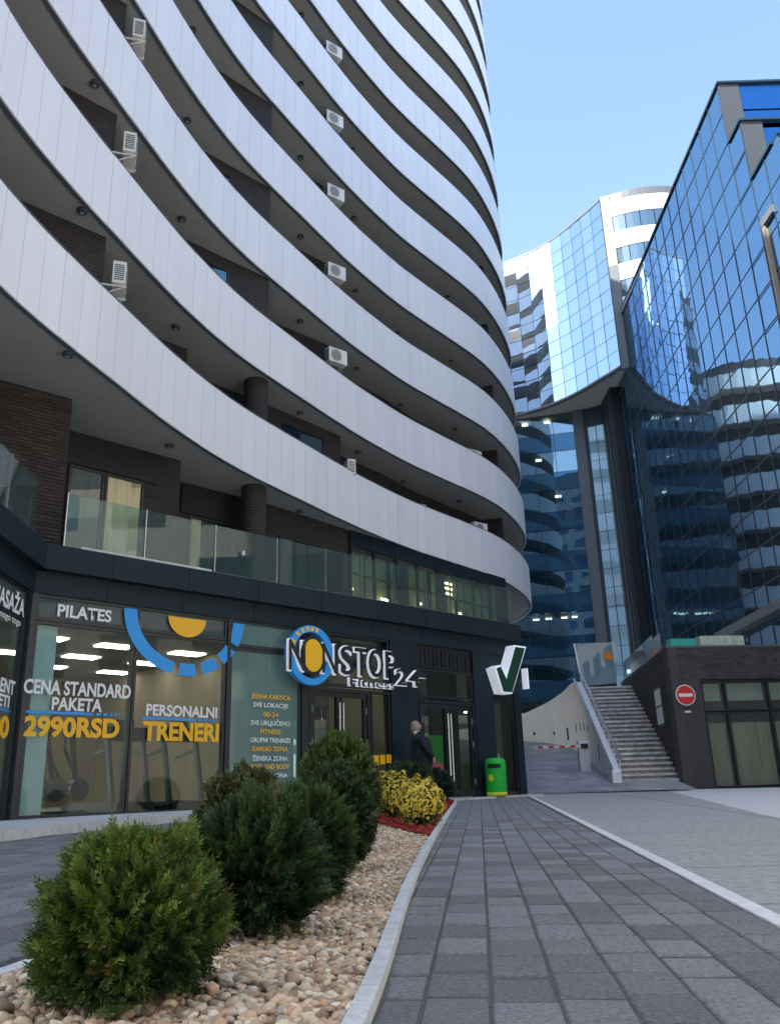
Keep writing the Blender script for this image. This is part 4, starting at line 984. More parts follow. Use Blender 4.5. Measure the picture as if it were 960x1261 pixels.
# ================================================================== PODIUM (brick building right of the stairs)
def poly_prism(P, z0, z1, name, m, parent, **k):
    mb = MB(); n = len(P); mb.poly([(x, y, z1) for x, y in P]); mb.poly([(x, y, z0) for x, y in reversed(P)])
    for i in range(n): p, q = P[i], P[(i+1) % n]; mb.quad((*p, z0), (*q, z0), (*q, z1), (*p, z1))
    return mb.obj(name, m, parent, **k)
pod = empty('brick_building', (0, 0, 0), 0, 'low dark brick building with tall curtained windows to the right of the outdoor stairs', 'building')
PC = (8.45, 26.5); PAZ = 83.6; SAZ2 = 5.8
PF = frame(PC, PAZ)                                    # front: along +X
S_end = (PC[0]+math.sin(rad(SAZ2))*9.5, PC[1]+math.cos(rad(SAZ2))*9.5)
PSd = frame(S_end, SAZ2+180)                           # side wall facing the stairs, running towards the viewer, outward = -X
def pbox(s0, s1, o0, o1, z0, z1, name, m, fr=PF, par=pod, **k): return MB().fbox(fr, s0, s1, o0, o1, z0, z1).obj(name, m, par, **k)
wf = pbox(0, 14, -.3, 0, 3.62, 4.60, 'front_wall', 'brickwall'); pbox(0, .95, -.35, -.003, .2, 3.62, 'brick_pier', 'brickwall')
ws = pbox(0, 9.5, -.3, 0, .2, 4.60, 'side_wall', 'brickwall', fr=PSd)
def brick_face(fr, s0, s1, z0, z1, parent, n_own, o=.0, skip=None, step=None):
    bl, bh = .25, .071; own = 0; mb = MB(); T = []
    me = brickm(bl-.012, bh-.012, .015, 'brick2'); p0, p1 = fr(0, 0), fr(1, 0); az_ = math.atan2(p1[1]-p0[1], p1[0]-p0[0])
    for r in range(int((z1-z0)/bh)):
        z = z0+r*bh+.005; s = s0-(bl/2 if r % 2 else 0)
        while s < s1-.02:
            a_, b_ = max(s, s0), min(s+bl-.012, s1)
            if b_-a_ > .04 and not (skip and skip(a_, b_, z)):
                if own < n_own and b_-a_ > bl-.02:
                    p = fr(a_, o+.0155); inst('brick', me, (p[0], p[1], z), (0, 0, az_), parent); own += 1
                else: mb.fbox(fr, a_, b_, o+.0005, o+.015+random.uniform(-.002, .003), z, z+bh-.012)
            s += bl
    if mb.v: mb.obj('brick', 'brick2', parent, kind='stuff')
brick_face(PF, 0, 4.2, 3.63, 4.58, wf, 220); brick_face(PF, .0, .95, .30, 3.62, pod, 0, o=-.003)
brick_face(PSd, 0, 9.5, .3, 4.58, ws, 0, skip=lambda a_, b_, z: 1.6 < 9.5-b_ < 2.75 and 2.35 < z < 3.62)
pbox(-.02, 14, -.32, .035, 4.60, 4.66, 'parapet_coping', 'greypier'); pbox(0, 9.48, -.32, .035, 4.603, 4.657, 'parapet_coping', 'greypier', fr=PSd)
pbox(.95, 14, -.32, -.10, 3.56, 3.619, 'lintel', 'frame')
poly_prism([PF(.3, -.3), PF(14, -.3), PF(14, -9.5), (9.4, 36)], 4.2, 4.35, 'roof', 'soffit', pod)
# windows: clerestory panes over tall curtained panes
we = [1.0, 1.75, 3.15, 4.5, 5.9, 7.3, 8.7]
for i, (a0, b0) in enumerate(zip(we, we[1:])):
    for (z0, z1, g_) in ((.44, 2.62, 'doorglass'), (2.66, 3.55, 'frost' if True else '')):
        f = MB(); w_ = .035
        f.fbox(PF, a0, a0+w_, -.2, -.06, z0, z1); f.fbox(PF, b0-w_, b0-.003, -.2, -.06, z0, z1); f.fbox(PF, a0+w_, b0-w_, -.198, -.062, z0, z0+w_); f.fbox(PF, a0+w_, b0-w_, -.198, -.062, z1-w_, z1)
        fo = f.obj('window', 'frame', pod); MB().fbox(PF, a0+w_, b0-w_, -.13, -.12, z0+w_, z1-w_).obj('pane', 'podglass', fo)
        if z0 < 1:
            cm = MB(); n_ = 26
            for q in range(n_):
                s0_ = a0+w_+(b0-a0-2*w_)*q/n_; s1_ = a0+w_+(b0-a0-2*w_)*(q+1)/n_; o0_ = -.28+.03*math.sin(q*1.9+i); o1_ = -.28+.03*math.sin((q+1)*1.9+i)
                cm.quad((*PF(s0_, o0_), z0), (*PF(s1_, o1_), z0), (*PF(s1_, o1_), z1-.3), (*PF(s0_, o0_), z1-.3))
            cm.obj('curtain', 'olive2', fo) if 'olive2' in MT else None
        else: MB().fbox(PF, a0+.08, b0-.08, -.30, -.29, z0+.32, z1-.04).obj('blind', 'mint', fo)
pbox(.9, 14, -.9, -.6, .3, 4.1, 'inner_wall', 'navy')
pbox(.9, 14, -.25, -.0, .2, .43, 'plinth', 'frame')
# vent grille in the side wall
vg = pbox(6.80, 7.85, -.05, .012, 2.38, 3.62, 'vent_grille', 'greypier', fr=PSd)
for i in range(6): MB().fbox(PSd, 6.86+i*.165, 6.98+i*.165, .013, .03, 2.46, 2.98).obj('vane', 'white', vg); MB().fbox(PSd, 6.86+i*.165, 6.98+i*.165, .013, .03, 3.04, 3.55).obj('vane', 'white', vg)
# glass guard on the side parapet
gp = frame(S_end, SAZ2+180)
for i in range(6): pbox(.1+i*1.3, .1+i*1.3+1.27, -.2, -.185, 4.66, 5.5 if i < 5 else 5.35, 'guard_glass', 'frost', fr=gp)
# no entry sign on the pier
ns = empty('no_entry_sign', (*PF(.42, .05), 3.1), 0, 'round red no entry sign with white bar on the dark brick pier', 'road sign')
def NS(o): o.parent = ns; o.matrix_parent_inverse = ns.matrix_basis.inverted(); return o
def disc(fr, s, z, r, o0, o1, n=36, sy=1):
    mb = MB(); P = [(s+math.cos(2*math.pi*i/n)*r, z+math.sin(2*math.pi*i/n)*r*sy) for i in range(n)]
    mb.poly([(*fr(a_, o1), b_) for a_, b_ in P]); mb.poly([(*fr(a_, o0), b_) for a_, b_ in reversed(P)])
    for i in range(n): p, q = P[i], P[(i+1) % n]; mb.quad((*fr(p[0], o0), p[1]), (*fr(q[0], o0), q[1]), (*fr(q[0], o1), q[1]), (*fr(p[0], o1), p[1]))
    return mb
NS(disc(PF, .38, 3.14, .315, .08, .10).obj('white_rim', 'white')); NS(disc(PF, .38, 3.14, .285, .1005, .108).obj('red_disc', 'red'))
NS(MB().fbox(PF, .16, .60, .1085, .112, 3.09, 3.19).obj('white_bar', 'white')); NS(MB().fbox(PF, .36, .40, .02, .08, 3.0, 3.3).obj('bracket', 'steel'))
NS(MB().fbox(PF, .28, .50, .03, .05, 2.62, 2.68).obj('small_plate', 'white'))
# boxes on the roof edge
o = pbox(.25, 1.1, -.5, -.2, 4.66, 4.92, 'storage_crate', 'teal', par=None); tag(o, 'teal crate standing on the brick building parapet next to the glass guard', 'crate')
for i_ in range(3): MB().fbox(PF, .3+i_*.27, .5+i_*.27, -.198, -.19, 4.7, 4.86).obj('rib', 'teal', o)
o = pbox(1.25, 2.7, -.55, -.2, 4.66, 5.0, 'planter_box', 'mint2' if 'mint2' in MT else 'white', par=None); tag(o, 'pale mottled planter box on the brick parapet right of the teal crate', 'planter box')
o = pbox(4.0, 5.6, -.55, -.2, 4.66, 4.78, 'storage_crate', 'teal', par=None); tag(o, 'low teal crate on the brick parapet at the right picture edge', 'crate')

# ================================================================== STAIRS AND RAMP
NST = 23; Y0, Y1 = 26.45, 33.8; Z0 = .40; Z1 = 4.24
st = empty('outdoor_stairs', (7.5, 26.4, .4), 0, 'steep flight of worn pale concrete steps between white ramp wall and brick building', 'stairs')
def ST(o): o.parent = st; o.matrix_parent_inverse = st.matrix_basis.inverted(); return o
for i in range(NST):
    ya = Y0+(Y1-Y0)*i/NST; yb = Y0+(Y1-Y0)*(i+1)/NST; z = Z0+(Z1-Z0)*(i+1)/NST; lx = lambda y: 6.60+(y-Y0)*.098; rx = lambda y: 8.44+(y-Y0)*.1015
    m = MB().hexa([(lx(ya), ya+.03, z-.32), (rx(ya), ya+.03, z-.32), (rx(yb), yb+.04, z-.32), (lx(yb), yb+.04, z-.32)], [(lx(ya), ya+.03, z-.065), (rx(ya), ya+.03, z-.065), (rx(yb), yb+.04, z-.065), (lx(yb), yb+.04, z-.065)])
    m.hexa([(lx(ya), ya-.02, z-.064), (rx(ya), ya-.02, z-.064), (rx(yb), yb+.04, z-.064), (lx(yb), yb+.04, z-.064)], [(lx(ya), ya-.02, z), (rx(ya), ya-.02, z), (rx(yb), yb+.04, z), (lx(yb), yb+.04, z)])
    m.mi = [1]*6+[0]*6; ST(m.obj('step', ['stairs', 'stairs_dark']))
ter = empty('upper_terrace'); ter['kind'] = 'structure'
poly_prism([(7.35, 33.85), (40, 33.85), (40, 62), (7.35, 62)], 3.9, 4.2, 'paving', 'plaza_light', ter); poly_prism([(-6, 43), (7.33, 43), (7.33, 62), (-6, 62)], 3.7, 4.1, 'paving', 'plaza_light', ter)
# white curved ramp wall whose top climbs with the stairs
RW = [(6.46, 26.35, .98), (6.70, 28.8, 2.08), (6.95, 31.4, 3.30), (7.18, 33.9, 4.52), (7.35, 35.5, 4.62), (7.30, 37.2, 4.45), (6.9, 38.8, 4.2), (6.0, 40.4, 3.85), (4.6, 41.6, 3.55), (2.6, 42.5, 3.3), (0, 42.9, 3.2)]
rw = empty('ramp_wall', (6.46, 26.35, .4), 0, 'white curved retaining wall with small dark openings between the ramp and the stairs', 'wall')
def RWc(o): o.parent = rw; o.matrix_parent_inverse = rw.matrix_basis.inverted(); return o
mb = MB()
pts = []
for i in range(len(RW)-1):
    for q in range(4): t = q/4; pts.append(tuple(RW[i][j]*(1-t)+RW[i+1][j]*t for j in range(3)))
pts.append(RW[-1]); sm = [pts[0]]+[tuple((pts[i-1][j]+2*pts[i][j]+pts[i+1][j])/4 for j in range(3)) for i in range(1, len(pts)-1)]+[pts[-1]]
def wn_(i): a_ = sm[max(i-1, 0)]; b_ = sm[min(i+1, len(sm)-1)]; d = Vector((b_[0]-a_[0], b_[1]-a_[1])).normalized(); return (-d.y, d.x)
for i in range(len(sm)-1):
    p, q = sm[i], sm[i+1]; n0, n1 = wn_(i), wn_(i+1); h_ = .13
    mb.hexa([(p[0]+n0[0]*h_, p[1]+n0[1]*h_, .2), (p[0]-n0[0]*h_, p[1]-n0[1]*h_, .2), (q[0]-n1[0]*h_, q[1]-n1[1]*h_, .2), (q[0]+n1[0]*h_, q[1]+n1[1]*h_, .2)],
            [(p[0]+n0[0]*h_, p[1]+n0[1]*h_, p[2]), (p[0]-n0[0]*h_, p[1]-n0[1]*h_, p[2]), (q[0]-n1[0]*h_, q[1]-n1[1]*h_, q[2]), (q[0]+n1[0]*h_, q[1]+n1[1]*h_, q[2])])
RWc(mb.obj('wall_body', 'whitewall'))
def on_rw(y, dz0, dz1, w_, name, m):
    for i in range(len(sm)-1):
        if sm[i][1] <= y < sm[i+1][1]:
            t = (y-sm[i][1])/(sm[i+1][1]-sm[i][1]); p = [sm[i][j]*(1-t)+sm[i+1][j]*t for j in range(3)]; n0 = wn_(i); d = (n0[1], -n0[0])
            P = [(p[0]+n0[0]*.125+d[0]*u, p[1]+n0[1]*.125+d[1]*u) for u in (-w_/2, w_/2)]+[(p[0]+n0[0]*.138+d[0]*u, p[1]+n0[1]*.138+d[1]*u) for u in (w_/2, -w_/2)]
            RWc(MB().hexa([(a_, b_, dz0) for a_, b_ in P], [(a_, b_, dz1) for a_, b_ in P]).obj(name, m)); return
for y, z, w_, h_ in ((31.2, 2.45, .16, .22), (32.3, 2.55, .16, .26), (33.5, 2.60, .18, .30), (35.0, 2.62, .22, .36), (36.9, 2.45, .26, .5), (38.4, 2.75, .14, .14), (39.8, 2.85, .14, .14), (40.9, 2.9, .14, .14), (28.9, 1.35, .12, .55), (27.6, .8, .10, .14), (26.95, .6, .10, .1)):
    on_rw(y, z, z+h_, w_, 'opening', 'black')
# capping + handrails on the wall along the stairs
hr = empty('stair_handrail', (6.9, 30, 2.7), 0, 'pair of grey metal rails running down the top of the white wall beside the stairs', 'handrail')
def HR(o): o.parent = hr; o.matrix_parent_inverse = hr.matrix_basis.inverted(); return o
for off, dz, m_ in ((-.12, .06, 'steel'), (.16, .34, 'steel')):
    A_, B_ = Vector((6.46+off, 26.4, 1.0+dz)), Vector((7.20+off, 34.1, 4.58+dz)); M_ = A_.lerp(B_, .55)
    HR(MB().tube(A_, M_, .045, 8).obj('rail', m_)); HR(MB().tube(M_+Vector((0, .08, .08)), B_, .045, 8).obj('rail', m_))
for t in np.linspace(.02, .98, 9):
    p = Vector((6.62, 26.4, 1.0)).lerp(Vector((7.36, 34.1, 4.58)), float(t)); HR(MB().tube(p+Vector((0, 0, -.1)), p+Vector((0, 0, .34)), .018, 6).obj('post', 'steel'))
# ramp
rm = MB(); ny = 24
def ramp_z(y): return ground_z(4, min(y, 24.8))+max(0, y-24.8)*.142
for i in range(ny):
    y_, y2 = 24.8+i*18.4/ny, 24.8+(i+1)*18.4/ny
    for x_ in range(8):
        xa, xb = -2+x_*1.28, -2+(x_+1)*1.28
        rm.quad((xa, y_, ramp_z(y_)+.004), (xb, y_, ramp_z(y_)+.004), (xb, y2, ramp_z(y2)+.004), (xa, y2, ramp_z(y2)+.004))
o = rm.obj('ramp', 'ramp', kind='structure')
o = MB().quad((3.2, 24.5, ground_z(3.2, 24.5)-.004), (6.6, 26.2, ground_z(6.6, 26.2)-.004), (6.7, 26.4, ground_z(6.7, 26.4)-.004), (3.2, 24.75, ground_z(3.2, 24.7)-.004)).obj('ramp_threshold', 'line', kind='structure')
# barrier
br_ = empty('barrier_gate', (5.75, 29.3, ramp_z(29.3)), 0, 'white parking barrier with red striped boom across the ramp', 'barrier')
bz = ramp_z(29.3)
def BR(o): o.parent = br_; o.matrix_parent_inverse = br_.matrix_basis.inverted(); return o
BR(MB().box(5.98, 6.32, 29.1, 29.4, bz-.2, bz+.96).obj('cabinet', 'white')); BR(MB().box(6.05, 6.28, 29.05, 29.098, bz+.72, bz+.86).obj('motor_head', 'black'))
BR(MB().box(4.55, 6.0, 29.0, 29.05, bz+.74, bz+.82).obj('boom', 'white'))
for i in range(4): BR(MB().box(4.6+i*.36, 4.78+i*.36, 28.985, 28.998, bz+.745, bz+.815).obj('red_stripe', 'red'))
# hazy glass screen at the head of the stairs, with orange sticker
gs = empty('glass_screen', (7.9, 34.1, 4.25), 0, 'square hazy glass screen with an orange mark at the top of the stairs', 'screen')
def GSc(o): o.parent = gs; o.matrix_parent_inverse = gs.matrix_basis.inverted(); return o
GSc(MB().hexa([(7.38, 33.95, 4.30), (8.70, 33.95, 4.38), (8.70, 33.97, 4.38), (7.38, 33.97, 4.30)], [(7.18, 33.95, 6.02), (8.92, 33.95, 6.02), (8.92, 33.97, 6.02), (7.18, 33.97, 6.02)]).obj('glass_sheet', 'frost2' if 'frost2' in MT else 'frost'))
GSc(MB().beam((7.38, 33.96, 4.28), (8.70, 33.96, 4.36), .08, .08).obj('base_rail', 'frame')); GSc(MB().beam((7.18, 33.93, 6.02), (7.36, 33.93, 4.3), .05, .05).obj('edge_profile', 'steel'))
om = MB(); fr_ = frame((0, 33.94), 90)
for (x_, z_, r_) in ((8.42, 5.52, .15), (8.50, 5.60, .12), (8.36, 5.42, .10), (8.55, 5.43, .13)):
    P = [(x_+math.cos(i)*r_*random.uniform(.6, 1.1), 33.93, z_+math.sin(i)*r_*random.uniform(.6, 1.1)) for i in np.arange(0, 6.28, .7)]; om.poly(P); om.poly([(p[0], p[1]-.01-.001*x_, p[2]) for p in P])
GSc(om.obj('orange_mark', 'orange'))
for s_ in ((7.95, 5.5), ): GSc(disc(frame((0, 33.93), 90), s_[0], s_[1], .03, 0, .01, 10).obj('bolt', 'white'))

# ================================================================== GLASS OFFICE BLOCK (right)
off = empty('glass_office_block', (0, 0, 0), 0, 'tall blue mirror glass office block with stepped roofline on the right', 'office building')
XF = lambda y: 16.0+.019*(y-31.7); fo_az = math.degrees(math.atan(.019))
PWd, PH = 1.385, 1.645; YF = 54.6; ZTOP = 31.66
pane = MB().box(-.66, .66, -.012, .012, -.79, .79).mesh('pane', 'glassT')
pane_cnt = 0; rest = MB()
def step_top(y): return 31.66 if y > 31.6 else (28.24 if y > 30.25 else (25.1 if y > 28.2 else (22.87 if y > 24 else 20)))
ycols = np.arange(31.7, YF, PWd); ycols = list(31.7+PWd*np.arange(17)); ycols = [31.7-PWd*3, 31.7-PWd*2, 31.7-PWd]+ycols
for i, ya in enumerate(ycols):
    yb = ya+PWd; yc = (ya+yb)/2; top = step_top(yc)
    if ya < 30.2 and ya > 28.9: top = 25.1 if yc < 30.25 else 28.24
    nrow = int((top-4.0)/PH)
    for r in range(nrow+1):
        zt_ = top-r*PH; zc = zt_-PH/2
        if zc < 4.4: continue
        loc = (XF(yc), yc, zc)
        vis = in_view(loc, 5)
        rot = Euler((random.gauss(0, .0016), random.gauss(0, .0022), rad(90)-rad(fo_az)+random.gauss(0, .0035)))
        if vis and pane_cnt < 300: inst('pane', pane, loc, rot, off); pane_cnt += 1
        else:
            MM = Matrix.Translation(loc) @ rot.to_matrix().to_4x4(); b0 = len(rest.v); rest.v += [tuple(MM @ v.co) for v in pane.vertices]
            for f in pane.polygons: rest.f.append(tuple(b0+q for q in f.vertices)); rest.mi.append(0)
if rest.v: rest.obj('pane', 'glassT', off, kind='stuff')
# mullion grid: recessed slightly behind the face
for ya in ycols+[ycols[-1]+PWd]:
    MB().box(XF(ya)-.035, XF(ya)+.12, ya-.028, ya+.028, 4.0, step_top(ya+.2)).obj('mullion', 'mullion', off)
for r in range(17):
    z = ZTOP-r*PH; ys_ = 31.7 if z > 28.3 else (30.3 if z > 25.2 else 27.5)
    MB().hexa([(XF(ys_)-.030, ys_, z-.028), (XF(YF)-.030, YF, z-.028), (XF(YF)+.1, YF, z-.028), (XF(ys_)+.1, ys_, z-.028)], [(XF(ys_)-.030, ys_, z+.028), (XF(YF)-.030, YF, z+.028), (XF(YF)+.1, YF, z+.028), (XF(ys_)+.1, ys_, z+.028)]).obj('transom', 'mullion', off)
# interior slabs and lamps seen through the glass
bkm = MB().box(17.2, 17.3, 31.8, YF+.6, 4, 31.2); MB().box(17.2, 17.3, 28.3, 31.7, 4, 24.6).obj('inner_core', 'navy', off); bkm.obj('inner_core', 'navy', off)
for q in range(8): MB().box(16.6, 17.2, 31.8 if q > 5 else 29, YF, 4.2+q*3.42, 4.45+q*3.42).obj('floor_slab', 'navy', off)
for (y_, q) in ((47.5, 6), (45.8, 6), (50.6, 5), (48.9, 5), (44.2, 5), (41.5, 6), (46.6, 4), (38.9, 5), (43.0, 4), (51.5, 4)):
    MB().box(16.7, 16.95, y_, y_+.55, 4.14+q*3.42, 4.19+q*3.42).obj('ceiling_lamp', 'lamp', off)
# roof caps: dark thin edges, stepped; end faces with grey pier and bright blue glass
def step_end(y, z1, z0, nx=6):
    MB().box(16.02-.04, 16.9, y-.03, y+.12, z0, z1-.05).obj('corner_pier', 'shadepier', off)
    for i in range(nx):
        for (a_, b_) in ((z0, z0+(z1-z0)*.52), (z0+(z1-z0)*.55, z1-.08)):
            MB().box(16.93+i*2.0, 16.93+i*2.0+1.95, y+.02, y+.06, a_, b_).obj('end_pane', 'topglass', off)
    MB().box(15.9, 30, y-.12, y+.25, z1-.045, z1+.06).obj('roof_edge', 'mullion', off)
def roof_edge(y0, y1, z): MB().hexa([(XF(y0)-.10, y0, z-.04), (XF(y1)-.10, y1, z-.04), (XF(y1)+.3, y1, z-.04), (XF(y0)+.3, y0, z-.04)], [(XF(y0)-.10, y0, z+.08), (XF(y1)-.10, y1, z+.08), (XF(y1)+.3, y1, z+.08), (XF(y0)+.3, y0, z+.08)]).obj('roof_edge', 'mullion', off)
step_end(31.62, 31.66, 28.3); roof_edge(31.6, YF, 31.66)
step_end(30.28, 28.24, 25.15); roof_edge(30.2, 31.62, 28.24)
step_end(28.25, 25.1, 22.8); roof_edge(28.1, 30.28, 25.1)
for (y0, y1, z) in ((31.7, YF, 31.6), (30.3, 31.6, 28.15), (28.3, 30.2, 25.0)): MB().box(16.25, 34, y0, y1, z-.3, z-.05).obj('roof', 'greypier', off)
MB().box(17.3, 34, 28.3, YF, 4, 24.7).obj('building_mass', 'navy', off); MB().box(17.3, 34, 31.75, YF, 24.7, 31.3).obj('building_mass', 'navy', off); MB().box(17.3, 34, 30.4, 31.7, 24.7, 27.9).obj('building_mass', 'navy', off)
# grey canopy beam low on the near part, and the beige pillar of the terrace
MB().hexa([(15.55, 41.2, 7.05), (15.45, 26, 7.2), (16.1, 26, 7.2), (16.1, 41.2, 7.05)], [(15.55, 41.2, 7.45), (15.45, 26, 7.6), (16.1, 26, 7.6), (16.1, 41.2, 7.45)]).obj('canopy_beam', 'greypier', off)
MB().box(15.82, 16.03, 29.75, 29.98, 16.8, 22.4).obj('pillar', 'beige', off); MB().box(15.8, 19, 28.9, 30.0, 22.41, 22.75).obj('terrace_roof', 'greypier', off); MB().box(15.98, 18, 26.0, 29.69, 16.8, 22.4).obj('loggia', 'black', off)
MB().box(16.0, 34, -22, 28.15, 4.4, 25.0).obj('bounce_wing', 'bouncestone', off); MB().box(15.6, 34, -22, 26.0, 0, 4.38).obj('bounce_wing_base', 'bouncestone', off)  # unseen wing added off to the right to bounce sunlight and fill reflections
for k in range(6):
    for q in range(12): MB().box(15.97, 15.998, -20.5+q*3.9, -20.5+q*3.9+2.4, 5.6+k*3.2, 7.3+k*3.2).obj('window', 'spandrel', off)
opp = empty('unseen_opposite_building', (0, -46, 0), 0, 'unseen grey blue block added behind the viewer to darken reflections in the curved tower', 'building')  # added out of view to keep bright sky out of the reflections
def OP(o): o.parent = opp; o.matrix_parent_inverse = opp.matrix_basis.inverted(); return o
OP(MB().box(-45, 30, -60, -46, -.2, 62).obj('wall', 'oppwall'))
for k in range(18):
    for q in range(19): OP(MB().box(-43+q*3.7, -43+q*3.7+2.2, -45.998, -45.96, 1.2+k*3.2, 2.8+k*3.2).obj('window', 'spandrel'))

# ================================================================== FAR CURVED OFFICE TOWER
far = empty('curved_office_tower', (0, 0, 0), 0, 'distant curved blue glass office tower with sunlit white bands at its right end', 'office building')
FC = resample([(15.95, 51.7), (15.5, 52.6), (14.9, 53.6), (14.3, 54.7), (13.3, 56.2), (12.0, 57.6), (10.9, 58.45), (9.9, 59.1), (8.6, 59.7)], .25)
FL = np.concatenate([[0], np.cumsum(np.hypot(*np.diff(FC, axis=0).T))])
def fpt(s): return np.array([np.interp(s, FL, FC[:, 0]), np.interp(s, FL, FC[:, 1])])
ZB_, ZT_ = 27.6, 41.0; npan = 10; pw = FL[-1]/npan; nr_ = 11; ph = (ZT_-ZB_)/nr_
for i in range(npan):
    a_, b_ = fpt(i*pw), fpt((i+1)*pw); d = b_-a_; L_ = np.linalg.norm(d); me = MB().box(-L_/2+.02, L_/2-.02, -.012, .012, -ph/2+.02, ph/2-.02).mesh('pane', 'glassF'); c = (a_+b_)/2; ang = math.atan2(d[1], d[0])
    mew = MB().box(-L_/2+.02, L_/2-.02, -.012, .012, -ph/2+.02, ph/2-.02).mesh('glint_panel', 'farwhite') if i == 5 else None  # sun glint on one pane column, built as white panels
    for r in range(nr_):
        if i == 5 and r < 6: inst('glint_panel', mew, (c[0], c[1], ZT_-ph*(r+.5)), (0, 0, ang), far); continue
        rot = Euler((random.gauss(0, .004), random.gauss(0, .002), ang+random.gauss(0, .004)))
        if (i, r) in ((7, 6), (7, 8), (8, 5)):
            rot = Euler((-.07 if math.cos(ang) > 0 else .07, 0, ang))
        inst('pane', me, (c[0], c[1], ZT_-ph*(r+.5)), rot, far)
bb = MB(); rbs = (MB(), MB())
for i in range(len(FC)-1):
    p, q = FC[i], FC[i+1]; d = (q-p)/np.linalg.norm(q-p); n_ = np.array([-d[1], d[0]])*-1
    back = lambda v, w_: (v[0]+n_[0]*w_, v[1]+n_[1]*w_)
    bb.hexa([(*back(p, .06), ZB_), (*back(q, .06), ZB_), (*back(q, .3), ZB_), (*back(p, .3), ZB_)], [(*back(p, .06), ZT_), (*back(q, .06), ZT_), (*back(q, .3), ZT_), (*back(p, .3), ZT_)])
    for rb, (z_, w1) in zip(rbs, ((ZB_-.12, -.08), (ZT_+.0, -.06))):
        rb.hexa([(*back(p, w1), z_), (*back(q, w1), z_), (*back(q, .3), z_), (*back(p, .3), z_)], [(*back(p, w1), z_+.14), (*back(q, w1), z_+.14), (*back(q, .3), z_+.14), (*back(p, .3), z_+.14)])
bb.obj('backing_wall', 'mullion', far); [rb.obj('rim', 'greypier', far) for rb in rbs]
for i in range(npan+1):
    p = fpt(min(i*pw, FL[-1])); MB().box(p[0]-.02, p[0]+.02, p[1]-.03, p[1]+.03, ZB_, ZT_).obj('mullion', 'mullion', far)
# corner pier and banded convex end
MB().hexa([(15.9, 51.35, ZB_-.4), (16.5, 51.15, ZB_-.4), (16.6, 51.5, ZB_-.4), (16.0, 51.75, ZB_-.4)], [(15.9, 51.35, 35.2), (16.5, 51.15, 35.2), (16.6, 51.5, 35.2), (16.0, 51.75, 35.2)]).obj('corner_pier', 'greypier', far)
MB().hexa([(15.9, 51.35, 35.21), (16.5, 51.15, 35.21), (16.6, 51.5, 35.21), (16.0, 51.75, 35.21)], [(15.9, 51.35, 41.05), (16.5, 51.15, 41.05), (16.6, 51.5, 41.05), (16.0, 51.75, 41.05)]).obj('corner_pier', 'beige', far)
EC = resample([(16.45, 51.3), (17.6, 50.75), (19.0, 50.45), (20.5, 50.45), (22.0, 50.8), (24, 51.8), (26, 53.4), (27.5, 56)], .5)
def band(z0, z1, name, m, o=0.0, th=.25, step=1, gap=0.0):
    n = len(EC)-1
    for i in range(0, n, step):
        mb = MB(); idx = range(i, min(i+step, n))
        for j in idx:
            p, q = EC[j], EC[j+1]; d = (q-p)/np.linalg.norm(q-p); nn = np.array([d[1], -d[0]]); p2 = p+d*(gap if j == i else 0); q2 = q-d*(gap if j == idx[-1] else 0)
            P = [p2+nn*o, q2+nn*o, q2-nn*th, p2-nn*th]; mb.hexa([(x, y, z0) for x, y in P], [(x, y, z1) for x, y in P])
        mb.obj(name, m, far)
zt = 41.0
band(40.55, 41.1, 'roof_band', 'greypier', .05, .25, 8)
for k in range(6):
    t = 40.5-k*2.62; band(t-1.28, t, 'white_band', 'farwhite', .05, .25, 4, .004); band(t-2.60, t-1.30, 'window', 'glassE', -.06, .0, 2, .03)
    band(t-2.60, t-1.30, 'window_backing', 'mullion', -.10, .3, 30)
RF = [tuple(p) for p in FC[::3]]; 
poly_prism([(9.5, 60)]+[tuple(p+np.array([.25, .3])) for p in FC[::-4]]+[(17.2, 51.6), (20, 51), (24, 52.5), (27, 56), (27, 66), (9.5, 66)], 40.6, 40.9, 'roof', 'greypier', far)
# soffit of the overhanging upper block
poly_prism([(8.7, 60.0)]+[tuple(p+np.array([.05, .05])) for p in FC[::-4]]+[(18.5, 51.2), (18.5, 64), (8.7, 64)], ZB_-.1, ZB_+.02, 'soffit', 'soffit', far)
# lower recessed facade with rows of windows and blue spandrels
LA, LB = (8.05, 60.02), (13.95, 58.6); frl, LL = seg_frame(LA, LB); nb = 4; bw = LL/nb
rows_ = []; z = ZB_-.15
for k in range(9): rows_.append((z-1.62, z-.02, 'w')); rows_.append((z-3.02, z-1.65, 's')); z -= 3.05
for k, (z0, z1, t_) in enumerate(rows_):
    if z0 < 4: continue
    for i in range(nb):
        m_ = 'glassL' if t_ == 'w' else 'spandrel'
        o = MB().fbox(frl, i*bw+.02, (i+1)*bw-.02, -.012, .012, z0, z1).obj('pane' if t_ == 'w' else 'spandrel_panel', m_, far)
        sgn = random.gauss(0, .0015)
    if t_ == 'w': MB().fbox(frl, 0, LL, -.08, .0, z0-.035, z0-.0).obj('transom', 'mullion', far)
for i in range(nb+1): MB().fbox(frl, i*bw-.02, i*bw+.02, -.1, .03, 4, ZB_-.1).obj('mullion', 'mullion', far)
MB().fbox(frl, 0, LL, -4.2, -4, 4, ZB_-.1).obj('inner_core', 'navy', far)
for k in range(8): MB().fbox(frl, 0, LL, -4, -.1, ZB_-.15-3.05*(k+1)+.02, ZB_-.15-3.05*(k+1)+1.38).obj('floor_slab', 'navy', far)
for (k, ss) in ((0, (2.2, 3.9)), (0, (.9,)), (1, (3.0,)), (2, (4.2,)), (5, (1.8, 2.7, 3.8)), (5, (4.5,))):
    for s_ in ss: MB().fbox(frl, s_, s_+.45, -1.3, -.9, ZB_-.2-3.05*k-.10, ZB_-.2-3.05*k-.04).obj('ceiling_lamp', 'lamp', far)
